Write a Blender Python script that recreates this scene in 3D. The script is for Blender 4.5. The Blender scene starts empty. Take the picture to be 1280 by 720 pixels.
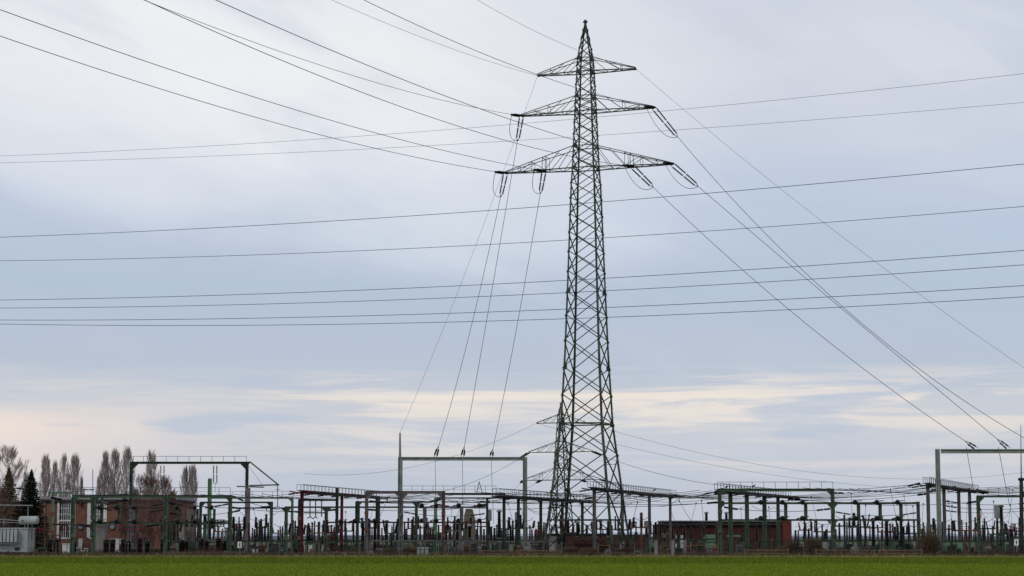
import bpy, math, random
from mathutils import Vector, Matrix, noise
R = random.Random(7)
S = bpy.context.scene
COL = S.collection

# ------------------------------------------------------------------ camera, light, exposure
FPX, HOR = 2600.0, 671.0
CAMZ = 1.6
TH = math.atan((HOR - 360) / FPX)
cam_d = bpy.data.cameras.new('camera'); cam = bpy.data.objects.new('camera', cam_d); COL.objects.link(cam)
cam_d.sensor_width = 36; cam_d.lens = FPX / 1280 * 36
cam_d.clip_start = 0.5; cam_d.clip_end = 20000
cam.location = (0, 0, CAMZ); cam.rotation_euler = (math.radians(90) + TH, 0, 0)
S.camera = cam
FW = Vector((0, math.cos(TH), math.sin(TH))); UP = Vector((0, -math.sin(TH), math.cos(TH)))

def P(px, py, Y):
    """world point seen at photo pixel (px, py) at distance Y"""
    r = FW * FPX + Vector((1, 0, 0)) * (px - 640) + UP * (360 - py)
    return Vector((0, 0, CAMZ)) + r * (Y / r.y)
def PX(px, Y, z):
    """x of the point at distance Y and height z that shows in pixel column px"""
    depth = Y * math.cos(TH) + (z - CAMZ) * math.sin(TH)
    return (px - 640) * depth / FPX
def GY(py): return CAMZ * (FPX * math.cos(TH) + (HOR - 360) * math.sin(TH)) / (py - HOR)

SUN_EL, SUN_AZ = math.radians(32), math.radians(215)
w = bpy.data.worlds.new('World'); S.world = w; w.use_nodes = True
nt = w.node_tree; nt.nodes.clear()
def N(tree, t, **k):
    n = tree.nodes.new(t)
    for a, b in k.items(): setattr(n, a, b)
    return n
def math_n(tree, op, a, b=None, c=None, clamp=False):
    n = N(tree, 'ShaderNodeMath', operation=op, use_clamp=clamp)
    for i, v in enumerate((a, b, c)):
        if v is None: continue
        if isinstance(v, (int, float)): n.inputs[i].default_value = v
        else: tree.links.new(v, n.inputs[i])
    return n.outputs[0]
def ramp(tree, fac, stops, interp='LINEAR'):
    n = N(tree, 'ShaderNodeValToRGB'); cr = n.color_ramp; cr.interpolation = interp
    while len(cr.elements) < len(stops): cr.elements.new(1)
    for e, (p, c) in zip(cr.elements, stops):
        e.position = p; e.color = (c, c, c, 1) if isinstance(c, (int, float)) else (*c, 1)
    tree.links.new(fac, n.inputs[0]); return n.outputs[0]
def mix(tree, fac, a, b):
    n = N(tree, 'ShaderNodeMix', data_type='RGBA')
    for s, v in ((n.inputs[0], fac), (n.inputs[6], a), (n.inputs[7], b)):
        if isinstance(v, (int, float)): s.default_value = v
        elif isinstance(v, tuple): s.default_value = (*v, 1)
        else: tree.links.new(v, s)
    return n.outputs[2]
L = nt.links
sky = N(nt, 'ShaderNodeTexSky', sky_type='NISHITA', sun_disc=False, sun_elevation=SUN_EL, sun_rotation=SUN_AZ)
tc = N(nt, 'ShaderNodeTexCoord'); sep = N(nt, 'ShaderNodeSeparateXYZ'); L.new(tc.outputs['Generated'], sep.inputs[0])
sx, sy, sz = sep.outputs
az = math_n(nt, 'ARCTAN2', sx, sy)
zz = math_n(nt, 'MAXIMUM', sz, 0.0)
def noise_n(x, y, z, scale, detail=4, rough=.5, dist=0.0):
    c = N(nt, 'ShaderNodeCombineXYZ')
    for i, v in enumerate((x, y, z)):
        if isinstance(v, (int, float)): c.inputs[i].default_value = v
        else: L.new(v, c.inputs[i])
    n = N(nt, 'ShaderNodeTexNoise'); n.inputs['Scale'].default_value = scale
    n.inputs['Detail'].default_value = detail; n.inputs['Roughness'].default_value = rough
    n.inputs['Distortion'].default_value = dist
    L.new(c.outputs[0], n.inputs['Vector']); return n.outputs[0]
# a slow wobble lifts and lowers the bands of the cloud deck
wob = noise_n(az, math_n(nt, 'MULTIPLY', zz, 6.0), 3.3, 3.0, 3)
zw = math_n(nt, 'ADD', zz, math_n(nt, 'MULTIPLY', math_n(nt, 'SUBTRACT', wob, 0.5), 0.055))
zw = math_n(nt, 'MAXIMUM', zw, 0.0)
zr = math_n(nt, 'POWER', zw, 0.5)          # position 0..1, more room near the horizon
def st(z, c): return (math.sqrt(z), c)
base = ramp(nt, zr, [st(0, (.555, .585, .665)), st(.025, (.53, .575, .675)), st(.045, (.585, .61, .685)),
                     st(.068, (.60, .62, .68)), st(.085, (.485, .55, .665)), st(.12, (.47, .55, .685)),
                     st(.155, (.495, .575, .725)), st(.19, (.60, .645, .75)), st(.22, (.645, .675, .755)), st(.27, (.60, .64, .74)),
                     st(.6, (.54, .58, .68)), st(1, (.52, .56, .66))])
# soft white clouds high up (large, stretched sideways)
u = math_n(nt, 'MULTIPLY', az, 1.7)
cl = noise_n(u, math_n(nt, 'MULTIPLY', zw, 4.5), 1.7, 2.6, 5, .45, .2)
clf = math_n(nt, 'MULTIPLY', ramp(nt, cl, [(.42, 0.0), (.72, 1.0)], 'EASE'), ramp(nt, zz, [(.12, 0.0), (.2, .6)]))
c1 = mix(nt, clf, base, (.80, .83, .89))
# brighter thinning of the deck in the upper left, a slanting streaky patch
fs = noise_n(math_n(nt, 'ADD', math_n(nt, 'MULTIPLY', az, 4.6), math_n(nt, 'MULTIPLY', zz, 3.0)), math_n(nt, 'ADD', math_n(nt, 'MULTIPLY', zz, 11.0), math_n(nt, 'MULTIPLY', az, 3.6)), 4.4, 1.3, 7, .55, .5)
azc = math_n(nt, 'ADD', az, .17)
q1 = math_n(nt, 'DIVIDE', math_n(nt, 'ADD', math_n(nt, 'SUBTRACT', zz, .247), math_n(nt, 'MULTIPLY', azc, .22)), .075)
q2 = math_n(nt, 'DIVIDE', azc, .19)
rr_ = math_n(nt, 'ADD', math_n(nt, 'MULTIPLY', q1, q1), math_n(nt, 'MULTIPLY', q2, q2))
rr_ = math_n(nt, 'ADD', rr_, math_n(nt, 'MULTIPLY', math_n(nt, 'SUBTRACT', fs, .5), 2.6))
blf = math_n(nt, 'MULTIPLY', ramp(nt, math_n(nt, 'MULTIPLY', rr_, .4), [(0.0, 1.0), (.4, .5), (1.0, 0.0)], 'EASE'), .86)
blf = math_n(nt, 'MULTIPLY', blf, ramp(nt, sy, [(0.0, 0.0), (.3, 1.0)]))
c2 = mix(nt, blf, c1, (.93, .93, .945))
# broad grey streaks through the whole deck
c2 = mix(nt, math_n(nt, 'MULTIPLY', ramp(nt, fs, [(.50, 0.0), (.72, 1.0)], 'EASE'), .34), c2, (.47, .53, .67))
c2 = mix(nt, math_n(nt, 'MULTIPLY', ramp(nt, fs, [(.26, 1.0), (.46, 0.0)], 'EASE'), .16), c2, (.72, .73, .79))
# cream bands low down
bn = noise_n(math_n(nt, 'MULTIPLY', az, 5.0), math_n(nt, 'MULTIPLY', zz, 62.0), 5.3, 1.25, 8, .62, .6)
win = ramp(nt, zz, [(.022, 0.0), (.042, .55), (.052, .62), (.066, 1.0), (.072, .9), (.082, 0.0)])
bf = math_n(nt, 'MULTIPLY', ramp(nt, bn, [(.46, 0.0), (.60, 1.0)], 'EASE'), win)
bf = math_n(nt, 'MULTIPLY', bf, ramp(nt, math_n(nt, 'ADD', az, .5), [(.34, .3), (.46, 1.0)], 'EASE'))
c3 = mix(nt, math_n(nt, 'MULTIPLY', bf, .9), c2, (.90, .80, .715))
# warm haze towards the lower left
wf = math_n(nt, 'MULTIPLY', ramp(nt, math_n(nt, 'ADD', math_n(nt, 'MULTIPLY', az, 1.0), .5), [(.22, 1.0), (.42, 0.0)], 'EASE'),
            ramp(nt, zz, [(.015, 0.1), (.038, .8), (.052, .9), (.066, 0.0)], 'EASE'))
c4 = mix(nt, math_n(nt, 'MULTIPLY', wf, .9), c3, (.95, .79, .70))
# small blue-grey wisps
wn = noise_n(math_n(nt, 'MULTIPLY', az, 9.0), math_n(nt, 'MULTIPLY', zz, 55.0), 9.1, 1.1, 4, .5, .2)
wsf = math_n(nt, 'MULTIPLY', ramp(nt, wn, [(.54, 0.0), (.66, .8)], 'EASE'), ramp(nt, zz, [(.02, 0.0), (.045, 1.0), (.07, .7), (.09, 0.0)]))
c5 = mix(nt, wsf, c4, (.48, .55, .68))
# fine mottling
fm = noise_n(math_n(nt, 'MULTIPLY', az, 6.0), math_n(nt, 'MULTIPLY', zz, 16.0), 2.2, 3.0, 6, .6, .3)
mul = N(nt, 'ShaderNodeVectorMath', operation='SCALE'); L.new(c5, mul.inputs[0])
L.new(math_n(nt, 'MULTIPLY', math_n(nt, 'ADD', .965, math_n(nt, 'MULTIPLY', fm, .07)), 10.0), mul.inputs['Scale'])
ovc = mix(nt, .93, sky.outputs[0], mul.outputs[0])
bg = N(nt, 'ShaderNodeBackground'); bg.inputs['Strength'].default_value = 0.1; L.new(ovc, bg.inputs['Color'])
wo = N(nt, 'ShaderNodeOutputWorld'); L.new(bg.outputs[0], wo.inputs['Surface'])

sd = bpy.data.lights.new('sun', 'SUN'); sd.energy = 0.9; sd.angle = math.radians(14); sd.color = (1, .93, .84)
sun = bpy.data.objects.new('sun', sd); COL.objects.link(sun)
sdir = Vector((math.sin(SUN_AZ) * math.cos(SUN_EL), math.cos(SUN_AZ) * math.cos(SUN_EL), math.sin(SUN_EL)))
sun.rotation_euler = sdir.to_track_quat('Z', 'Y').to_euler()
S.view_settings.view_transform = 'Standard'; S.view_settings.look = 'None'
S.view_settings.exposure = 0; S.view_settings.gamma = 1
S.cycles.max_bounces = 4; S.cycles.diffuse_bounces = 2; S.cycles.transparent_max_bounces = 4

# ------------------------------------------------------------------ materials
MATS = {}
def mat(name, c, c2=None, scale=3.0, rough=.6, metal=0.0, bump=0.0, detail=5, lo=.4, hi=.62, stretch=(1, 1, 1), c3=None, spec=.12):
    if name in MATS: return MATS[name]
    m = bpy.data.materials.new(name); m.use_nodes = True; t = m.node_tree
    b = t.nodes['Principled BSDF']; b.inputs['Roughness'].default_value = rough; b.inputs['Metallic'].default_value = metal
    b.inputs['Specular IOR Level'].default_value = spec
    g = N(t, 'ShaderNodeNewGeometry'); mp = N(t, 'ShaderNodeMapping'); mp.inputs['Scale'].default_value = stretch
    t.links.new(g.outputs['Position'], mp.inputs[0])
    n = N(t, 'ShaderNodeTexNoise'); n.inputs['Scale'].default_value = scale; n.inputs['Detail'].default_value = detail
    t.links.new(mp.outputs[0], n.inputs['Vector'])
    if c2 is None: c2 = tuple(v * .72 for v in c)
    stops = [(lo, c), (hi, c2)] + ([(min(hi + .12, 1), c3)] if c3 else [])
    col = ramp(t, n.outputs[0], stops)
    t.links.new(col, b.inputs['Base Color'])
    if bump:
        bm = N(t, 'ShaderNodeBump'); bm.inputs['Strength'].default_value = bump; bm.inputs['Distance'].default_value = .05
        t.links.new(n.outputs[0], bm.inputs['Height']); t.links.new(bm.outputs[0], b.inputs['Normal'])
    MATS[name] = m; return m
GREEN = mat('weathered_green_paint', (.060, .100, .062), (.040, .066, .044), 2.5, .55, 0, .1, c3=(.07, .055, .038))
DGREEN = mat('dark_green_paint', (.032, .058, .038), (.021, .037, .026), 2.5, .55, 0, .1)
LGREEN = mat('pale_green_paint', (.13, .23, .14), (.09, .16, .10), 2.0, .5)
MAST = mat('mast_green_steel', (.066, .088, .066), (.028, .04, .031), 1.1, .6, 0, .1, c3=(.055, .045, .035))
GREY = mat('galvanised_grey', (.13, .135, .135), (.085, .09, .09), 2.0, .5, .1)
GRN_GREY = mat('green_grey_steel', (.24, .275, .24), (.16, .185, .165), 1.2, .55)
MGREY = mat('mauve_grey_steel', (.14, .128, .134), (.085, .078, .083), 2.0, .6)
DARK = mat('dark_steel', (.035, .035, .034), (.02, .02, .021), 3.0, .55)
BROWN = mat('rusty_steel', (.14, .065, .045), (.08, .06, .05), 2.0, .75, c3=(.16, .09, .06))
MAROON = mat('maroon_paint', (.16, .018, .03), (.09, .015, .022), 2.5, .6)
WIRE = mat('weathered_conductor', (.07, .07, .075), (.05, .05, .055), 2.0, .6, .3)
INS = mat('dark_brown_porcelain', (.016, .011, .010), (.010, .008, .008), 4.0, .3, 0)
INSR = mat('red_brown_porcelain', (.075, .03, .024), (.045, .02, .018), 4.0, .3, 0)
CONC = mat('weathered_concrete', (.19, .185, .175), (.12, .115, .108), .9, .9, 0, .3, stretch=(1, 1, .35))
TAN = mat('tan_stained_concrete', (.15, .125, .095), (.095, .078, .06), .8, .9, 0, .3, stretch=(1, 1, .4))
TRAFO = mat('pale_grey_enamel', (.36, .39, .38), (.27, .29, .285), 1.2, .45)
WHITE = mat('white_paint', (.66, .66, .64), (.5, .5, .48), 1.5, .6)
HEAD = mat('light_grey_enamel', (.26, .27, .275), (.19, .2, .205), 1.5, .5)
GLASS = mat('dark_window_glass', (.03, .034, .04), (.02, .023, .028), .8, .12, spec=.6)
BLUEP = mat('blue_grey_disc', (.22, .27, .34), (.17, .21, .27), 2, .5)
ROOF = mat('dark_bitumen_roof', (.05, .05, .053), (.03, .03, .033), 1.0, .85)
FASC = mat('grey_fascia', (.30, .30, .30), (.2, .2, .2), 1.0, .7)
WOOD = mat('weathered_timber', (.17, .115, .075), (.10, .07, .05), 4.0, .85, c3=(.22, .16, .11))
RUSTW = mat('orange_rusty_pipe', (.24, .12, .055), (.15, .08, .04), 4.0, .8)
BARK = mat('grey_brown_bark', (.15, .115, .10), (.10, .078, .07), 3.0, .9, 0, .3)
TWIG = mat('bare_twigs', (.36, .30, .285), (.27, .215, .205), .8, .95)
TWIGB = mat('red_brown_bare_twigs', (.17, .10, .085), (.11, .07, .06), .8, .95)
TWIGP = mat('bare_reddish_twigs', (.085, .035, .03), (.05, .024, .022), 1.0, .95)
TWIGO = mat('bare_olive_brown_twigs', (.11, .08, .05), (.07, .05, .034), 1.0, .95)
SPR = mat('dark_spruce_needles', (.009, .016, .008), (.005, .009, .006), 1.6, .9)
SPRB = mat('brown_green_spruce_needles', (.10, .078, .045), (.06, .052, .03), 1.2, .9)
HEDGE = mat('mauve_bare_hedge', (.055, .044, .047), (.03, .025, .027), 1.2, .95)
def brick_mat(name, c1_, c2_, mortar):
    m = bpy.data.materials.new(name); m.use_nodes = True; t = m.node_tree; b = t.nodes['Principled BSDF']
    g = N(t, 'ShaderNodeNewGeometry'); sp = N(t, 'ShaderNodeSeparateXYZ'); t.links.new(g.outputs['Position'], sp.inputs[0])
    cb = N(t, 'ShaderNodeCombineXYZ'); t.links.new(math_n(t, 'ADD', sp.outputs[0], sp.outputs[1]), cb.inputs[0]); t.links.new(sp.outputs[2], cb.inputs[1])
    br = N(t, 'ShaderNodeTexBrick'); br.inputs['Scale'].default_value = 1; br.inputs['Brick Width'].default_value = .25
    br.inputs['Row Height'].default_value = .085; br.inputs['Mortar Size'].default_value = .008
    for k, v in (('Color1', c1_), ('Color2', c2_), ('Mortar', mortar)): br.inputs[k].default_value = (*v, 1)
    t.links.new(cb.outputs[0], br.inputs['Vector'])
    n = N(t, 'ShaderNodeTexNoise'); n.inputs['Scale'].default_value = .7; n.inputs['Detail'].default_value = 6
    t.links.new(g.outputs['Position'], n.inputs['Vector'])
    mm = N(t, 'ShaderNodeMix', data_type='RGBA', blend_type='MULTIPLY'); mm.inputs[0].default_value = 1
    t.links.new(br.outputs[0], mm.inputs[6]); t.links.new(ramp(t, n.outputs[0], [(.35, .7), (.65, 1.15)]), mm.inputs[7])
    t.links.new(mm.outputs[2], b.inputs['Base Color']); b.inputs['Roughness'].default_value = .9; b.inputs['Specular IOR Level'].default_value = .1
    MATS[name] = m; return m
BRICK = brick_mat('red_brown_brick', (.20, .078, .052), (.155, .06, .04), (.17, .13, .105))
BRICKD = brick_mat('dark_maroon_brick', (.088, .032, .027), (.066, .025, .021), (.055, .036, .032))
BRICKR = brick_mat('brighter_red_brick', (.17, .042, .036), (.14, .036, .03), (.12, .06, .055))

# ------------------------------------------------------------------ mesh helpers
ORG = {}      # object -> world position of its thing
class MB:
    def __init__(s): s.v = []; s.f = []
    def bar(s, A, B, w, h, up=None, w2=None, h2=None):
        A = Vector(A); B = Vector(B); d = (B - A)
        if d.length < 1e-6: return s
        d.normalize(); u = Vector(up) if up else (Vector((0, 0, 1)) if abs(d.z) < .95 else Vector((0, 1, 0)))
        r = d.cross(u).normalized(); u = r.cross(d).normalized(); n = len(s.v)
        w2 = w if w2 is None else w2; h2 = h if h2 is None else h2
        for Q, a, b in ((A, w, h), (B, w2, h2)):
            for i, j in ((-1, -1), (1, -1), (1, 1), (-1, 1)): s.v.append(Q + r * (i * a / 2) + u * (j * b / 2))
        for f in ((3, 2, 1, 0), (4, 5, 6, 7), (0, 1, 5, 4), (1, 2, 6, 5), (2, 3, 7, 6), (3, 0, 4, 7)): s.f.append(tuple(n + i for i in f))
        return s
    def box(s, x0, x1, y0, y1, z0, z1):
        n = len(s.v)
        for z in (z0, z1):
            for x, y in ((x0, y0), (x1, y0), (x1, y1), (x0, y1)): s.v.append(Vector((x, y, z)))
        for f in ((3, 2, 1, 0), (4, 5, 6, 7), (0, 1, 5, 4), (1, 2, 6, 5), (2, 3, 7, 6), (3, 0, 4, 7)): s.f.append(tuple(n + i for i in f))
        return s
    def hbeam(s, A, B, w, d, side):
        """H section: flange planes stand off along 'side', web between them"""
        A = Vector(A); B = Vector(B); side = Vector(side).normalized(); t = min(w, d) * .14
        for k in (-1, 1): s.bar(A + side * k * (w / 2 - t / 2), B + side * k * (w / 2 - t / 2), t, d, up=(B - A).cross(side))
        s.bar(A, B, w - 2 * t, t * 1.1, up=(B - A).cross(side)); return s
    def angle(s, A, B, wd, d1, d2, t=.02):
        """L section running A-B with its legs along d1 and d2"""
        A = Vector(A); B = Vector(B); ax = (B - A).normalized()
        for p, q in ((d1, d2), (d2, d1)):
            p = (Vector(p) - ax * ax.dot(Vector(p))).normalized()
            s.bar(A + p * wd / 2, B + p * wd / 2, t, wd, up=p)
        return s
    def tube(s, pts, r, k=4, r2=None, cap=True):
        pts = [Vector(p) for p in pts]; m = len(pts); n = len(s.v)
        for i, p in enumerate(pts):
            d = (pts[min(i + 1, m - 1)] - pts[max(i - 1, 0)]).normalized()
            u = Vector((0, 0, 1)) if abs(d.z) < .9 else Vector((0, 1, 0))
            a = d.cross(u).normalized(); b = a.cross(d)
            rr = r if r2 is None else r + (r2 - r) * i / (m - 1)
            for j in range(k):
                t = 2 * math.pi * j / k; s.v.append(p + a * math.cos(t) * rr + b * math.sin(t) * rr)
        for i in range(m - 1):
            for j in range(k):
                a0 = n + i * k + j; a1 = n + i * k + (j + 1) % k; s.f.append((a0, a1, a1 + k, a0 + k))
        if cap: s.f.append(tuple(n + j for j in range(k))[::-1]); s.f.append(tuple(n + (m - 1) * k + j for j in range(k)))
        return s
    def lathe(s, prof, k=8, o=(0, 0, 0), ax=None):
        """prof: list of (r, z) from bottom to top, turned about ax (default z)"""
        o = Vector(o); q = Vector(ax).normalized().to_track_quat('Z', 'Y') if ax else None; n = len(s.v)
        for r, z in prof:
            for j in range(k):
                t = 2 * math.pi * j / k; v = Vector((r * math.cos(t), r * math.sin(t), z))
                s.v.append(o + (q @ v if q else v))
        for i in range(len(prof) - 1):
            for j in range(k):
                a0 = n + i * k + j; a1 = n + i * k + (j + 1) % k; s.f.append((a0, a1, a1 + k, a0 + k))
        s.f.append(tuple(n + j for j in range(k))[::-1]); s.f.append(tuple(n + (len(prof) - 1) * k + j for j in range(k)))
        return s
    def tri(s, a, b, c):
        n = len(s.v); s.v += [Vector(a), Vector(b), Vector(c)]; s.f.append((n, n + 1, n + 2)); return s
    def prism(s, poly, y0, y1):
        """poly in (x, z), extruded along y"""
        n = len(s.v); k = len(poly)
        for y in (y0, y1):
            for x, z in poly: s.v.append(Vector((x, y, z)))
        s.f.append(tuple(n + i for i in range(k))); s.f.append(tuple(n + k + i for i in range(k))[::-1])
        for i in range(k):
            j = (i + 1) % k; s.f.append((n + i, n + k + i, n + k + j, n + j))
        return s
    def mesh(s, name, m, org=Vector((0, 0, 0))):
        me = bpy.data.meshes.new(name); me.from_pydata([v - org for v in s.v], [], s.f)
        for mm in (m if isinstance(m, (list, tuple)) else [m]): me.materials.append(mm)
        return me
    def build(s, name, m, parent=None, label=None, kind=None, world=True):
        org = ORG[parent] if (parent is not None and world) else Vector((0, 0, 0))
        o = bpy.data.objects.new(name, s.mesh(name, m, org)); COL.objects.link(o)
        if parent is not None: o.parent = parent; ORG[o] = org
        if label: o['label'] = label
        if kind: o['kind'] = kind
        return o
    def thing(s, name, m, label, cat, group=None, origin=None):
        org = Vector(origin) if origin else Vector(s.v[0])
        o = bpy.data.objects.new(name, s.mesh(name, m, org)); COL.objects.link(o); o.location = org; ORG[o] = org
        tag(o, label, cat, group); return o
def tag(o, label, cat, group=None):
    o['label'] = label; o['category'] = cat
    if group: o['group'] = group
    return o
def root(name, loc, label, cat, group=None):
    o = bpy.data.objects.new(name, None); COL.objects.link(o); o.location = loc; ORG[o] = Vector(loc); o.empty_display_size = .3
    return tag(o, label, cat, group)
def inst(name, me, parent, pos, scale=(1, 1, 1), quat=None):
    o = bpy.data.objects.new(name, me); COL.objects.link(o); o.parent = parent
    o.location = Vector(pos) - ORG[parent]; o.scale = scale; ORG[o] = ORG[parent]
    if quat is not None: o.rotation_mode = 'QUATERNION'; o.rotation_quaternion = quat
    return o
def struct(mb, name, m, kind='structure'):
    o = mb.build(name, m); o['kind'] = kind; return o
# landmarks name where along the yard something stands
LM = [(-50, 'left of the grey transformer'), (36, 'right of the grey transformer'), (66, 'by the tall window'),
      (119, 'by the grey concrete pier'), (165, 'right of the bracket portal\'s left column'), (208, 'right of the green gantry\'s middle column'),
      (250, 'left of the green gantry\'s end column'), (289, 'right of the front green gantry'), (308, 'right of the bracket portal'),
      (341, 'left of the maroon column'), (377, 'right of the maroon column'), (422, 'left of the grey gantry'),
      (459, 'under the grey gantry'), (501, 'right of the spiked column'), (556, 'right of the rusty column'),
      (595, 'right of the tapering pier'), (630, 'under the green walkway'), (659, 'left of the big pylon'),
      (700, 'behind the big pylon'), (770, 'right of the big pylon'), (822, 'before the dark switch house'),
      (899, 'between the right gantry\'s columns'), (985, 'right of the dark switch house'), (1041, 'right of the double-height portal'),
      (1090, 'near the ladder-like beam\'s end'), (1147, 'behind the big bare bush'), (1173, 'right of the tall right portal'),
      (1222, 'under the far right gantry'), (1262, 'by the dark mast')]
ORDW = ['first', 'second', 'third', 'fourth', 'fifth', 'sixth', 'seventh', 'eighth', 'ninth', 'tenth', 'eleventh', 'twelfth']
SEEN = {}
def where(px, key):
    w_ = [t for x, t in LM if x <= px][-1]; k = SEEN.get((key, w_), 0); SEEN[(key, w_)] = k + 1
    return ORDW[min(k, 11)], w_

# ------------------------------------------------------------------ ground
YE = GY(696.4)          # yard edge
def sheet(name, x0, x1, y0, y1, z, m, nx=1, ny=1):
    mb = MB()
    for j in range(ny + 1):
        for i in range(nx + 1):
            mb.v.append(Vector((x0 + (x1 - x0) * i / nx, y0 + (y1 - y0) * j / ny, z)))
    for j in range(ny):
        for i in range(nx):
            a = j * (nx + 1) + i; mb.f.append((a, a + 1, a + nx + 2, a + nx + 1))
    return struct(mb, name, m)
M_FAR = mat('far_fields', (.075, .085, .045), (.11, .09, .06), .004, .95)
M_YARD = mat('yard_gravel_and_weeds', (.09, .078, .06), (.05, .043, .033), .5, .95, 0, .3, 8, c3=(.07, .085, .03))
M_CROP = mat('young_crop', (.117, .158, .009), (.135, .178, .011), .35, .9, 0, .6, 10, .38, .6, (1, .25, 1), c3=(.10, .138, .008))
M_VERGE = mat('rough_verge', (.095, .12, .011), (.115, .135, .018), .9, .95, 0, .6, 9, .38, .6, (1, .4, 1), c3=(.12, .11, .035))
sheet('ground', -6000, 6000, -300, 12000, -.012, M_FAR)
sheet('yard_ground', -120, 130, YE, 330, -.006, M_YARD)
sheet('crop_field', -150, 150, -40, YE - 1.5, .0, M_CROP)
sheet('grass_verge', -150, 150, GY(704.5), YE - .1, .004, M_VERGE)
def grass(name, mats_, x_of, y0, y1, n, h0, h1, wd, seed, lab):
    r = random.Random(seed); mb = MB(); idx = []
    for i in range(n):
        t = r.random(); y = y0 + (y1 - y0) * t ** 1.0; x = r.uniform(*x_of(y))
        c = noise.noise(Vector((x * .16, y * .06, seed))) + .6 * noise.noise(Vector((x * .9, y * .4, seed + 9)))
        h = r.uniform(h0, h1) * (1 + .3 * c); a = r.uniform(0, 6.28); k = wd * r.uniform(.7, 1.4)
        dx, dy = math.cos(a) * k, math.sin(a) * k * .4; lx, ly = r.uniform(-.5, .5) * h, r.uniform(-.5, .5) * h
        mb.tri((x - dx, y - dy, .0), (x + dx, y + dy, .0), (x + lx, y + ly, h))
        idx.append(min(len(mats_) - 1, max(0, int((c * .9 + r.random()) * len(mats_) * .8))))
    o = mb.build(name, mats_); o.data.polygons.foreach_set('material_index', idx); o['kind'] = 'stuff'; o['label'] = lab
    return o
G1 = mat('crop_blade', (.134, .180, .010), (.114, .156, .008), .6, .75); G2 = mat('crop_blade_bright', (.168, .216, .013), (.141, .185, .011), .6, .7)
G3 = mat('crop_blade_dark', (.10, .132, .010), (.085, .112, .008), .6, .8); G4 = mat('dry_blade', (.27, .22, .11), (.2, .16, .08), .8, .9)
G5 = mat('olive_blade', (.105, .13, .022), (.08, .10, .018), .6, .9)
xr = lambda y: (-y * .262 - 5, y * .262 + 5)
grass('crop_plants', [G1, G1, G2, G1, G2], xr, 66, GY(703.5), 150000, (.04), .085, .024, 1, 'short bright green young crop covering the field')
grass('verge_grass', [G3, G5, G1, G3], xr, GY(704.8), YE - 4, 60000, .07, .17, .035, 2, 'rougher darker grass strip before the yard fence')
grass('dry_grass', [G4, G4, G5], xr, YE - 4.0, YE + .8, 15000, .08, .2, .03, 3, 'dry straw-coloured grass along the yard edge')
grass('yard_weeds', [G5, G4, G5, G3], lambda y: (-56, 56), YE + .5, YE + 14, 14000, .10, .34, .04, 4, 'weeds and dry stalks between the fence and the gantries')

# far land
def far_ridge(name, Y, h, m, seed, step=20, half=1500, thick=60):
    mb = MB(); n = int(2 * half / step); r = random.Random(seed)
    for i in range(n + 1):
        x = -half + i * step
        zt = h * (.55 + .5 * noise.fractal(Vector((x / (Y * .12), seed, 0)), 1, 2, 4) + .12 * r.random())
        mb.v += [Vector((x, Y, -.5)), Vector((x, Y + thick * .2, zt * .8)), Vector((x, Y + thick * .5, zt)), Vector((x, Y + thick, -.5))]
    for i in range(n):
        for k in range(3):
            a = i * 4 + k; mb.f.append((a, a + 4, a + 5, a + 1))
    return mb, struct(mb, name, m)
far_ridge('distant_hills', 3600, 11, mat('wooded_hills_painted_haze', (.42, .50, .62), (.36, .44, .56), .003, 1), 5, 25, 1700, 500)  # blue haze of distance is painted into the hills' colour, no air volume
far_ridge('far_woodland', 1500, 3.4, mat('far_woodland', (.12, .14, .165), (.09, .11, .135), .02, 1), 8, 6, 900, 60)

# ------------------------------------------------------------------ insulators shared by many things
def shed_profile(n, r0, r1, h, taper=0.0):
    p = [(r0 * 1.1, 0)]
    for i in range(n):
        z = h * (i + .3) / n; k = 1 - taper * i / n
        p += [(r0 * k, z), (r1 * k, z + h * .25 / n), (r0 * k, z + h * .5 / n)]
    p.append((r0 * (1 - taper), h)); return p
ME_POST = MB().lathe(shed_profile(9, .05, .095, 1.0, .3), 8).lathe([(.05, .985), (.05, 1.05), (.02, 1.09)], 6).mesh('post_insulator', INS)
ME_POSTR = MB().lathe(shed_profile(9, .05, .095, 1.0, .3), 8).lathe([(.05, .985), (.05, 1.05), (.02, 1.09)], 6).mesh('post_insulator_red', INSR)
ME_STR = MB().lathe([(r_, z_ * .47) for r_, z_ in shed_profile(9, .05, .10, 1.0)] + [(.02, .475), (.02, .525)] + [(r_, .53 + z_ * .47) for r_, z_ in shed_profile(9, .05, .10, 1.0)], 8).mesh('insulator_string', INS)
ME_BUSH = MB().lathe(shed_profile(12, .14, .225, 1.0, .15), 10).mesh('bushing', INS)
def string_between(parent, A, B, k=1.0):
    A = Vector(A); B = Vector(B); d = B - A
    return inst('insulator_string', ME_STR, parent, A, (k, k, d.length), d.to_track_quat('Z', 'Y'))
def wire_pts(A, B, sag, n=28):
    A = Vector(A); B = Vector(B); return [A.lerp(B, t / n) - Vector((0, 0, 4 * sag * (t / n) * (1 - t / n))) for t in range(n + 1)]
def wire(A, B, sag, r, label, group, n=28, name='power_line', cat='power line'):
    return MB().tube(wire_pts(A, B, sag, n), r, 4).thing(name, WIRE, label, cat, group)

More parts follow.
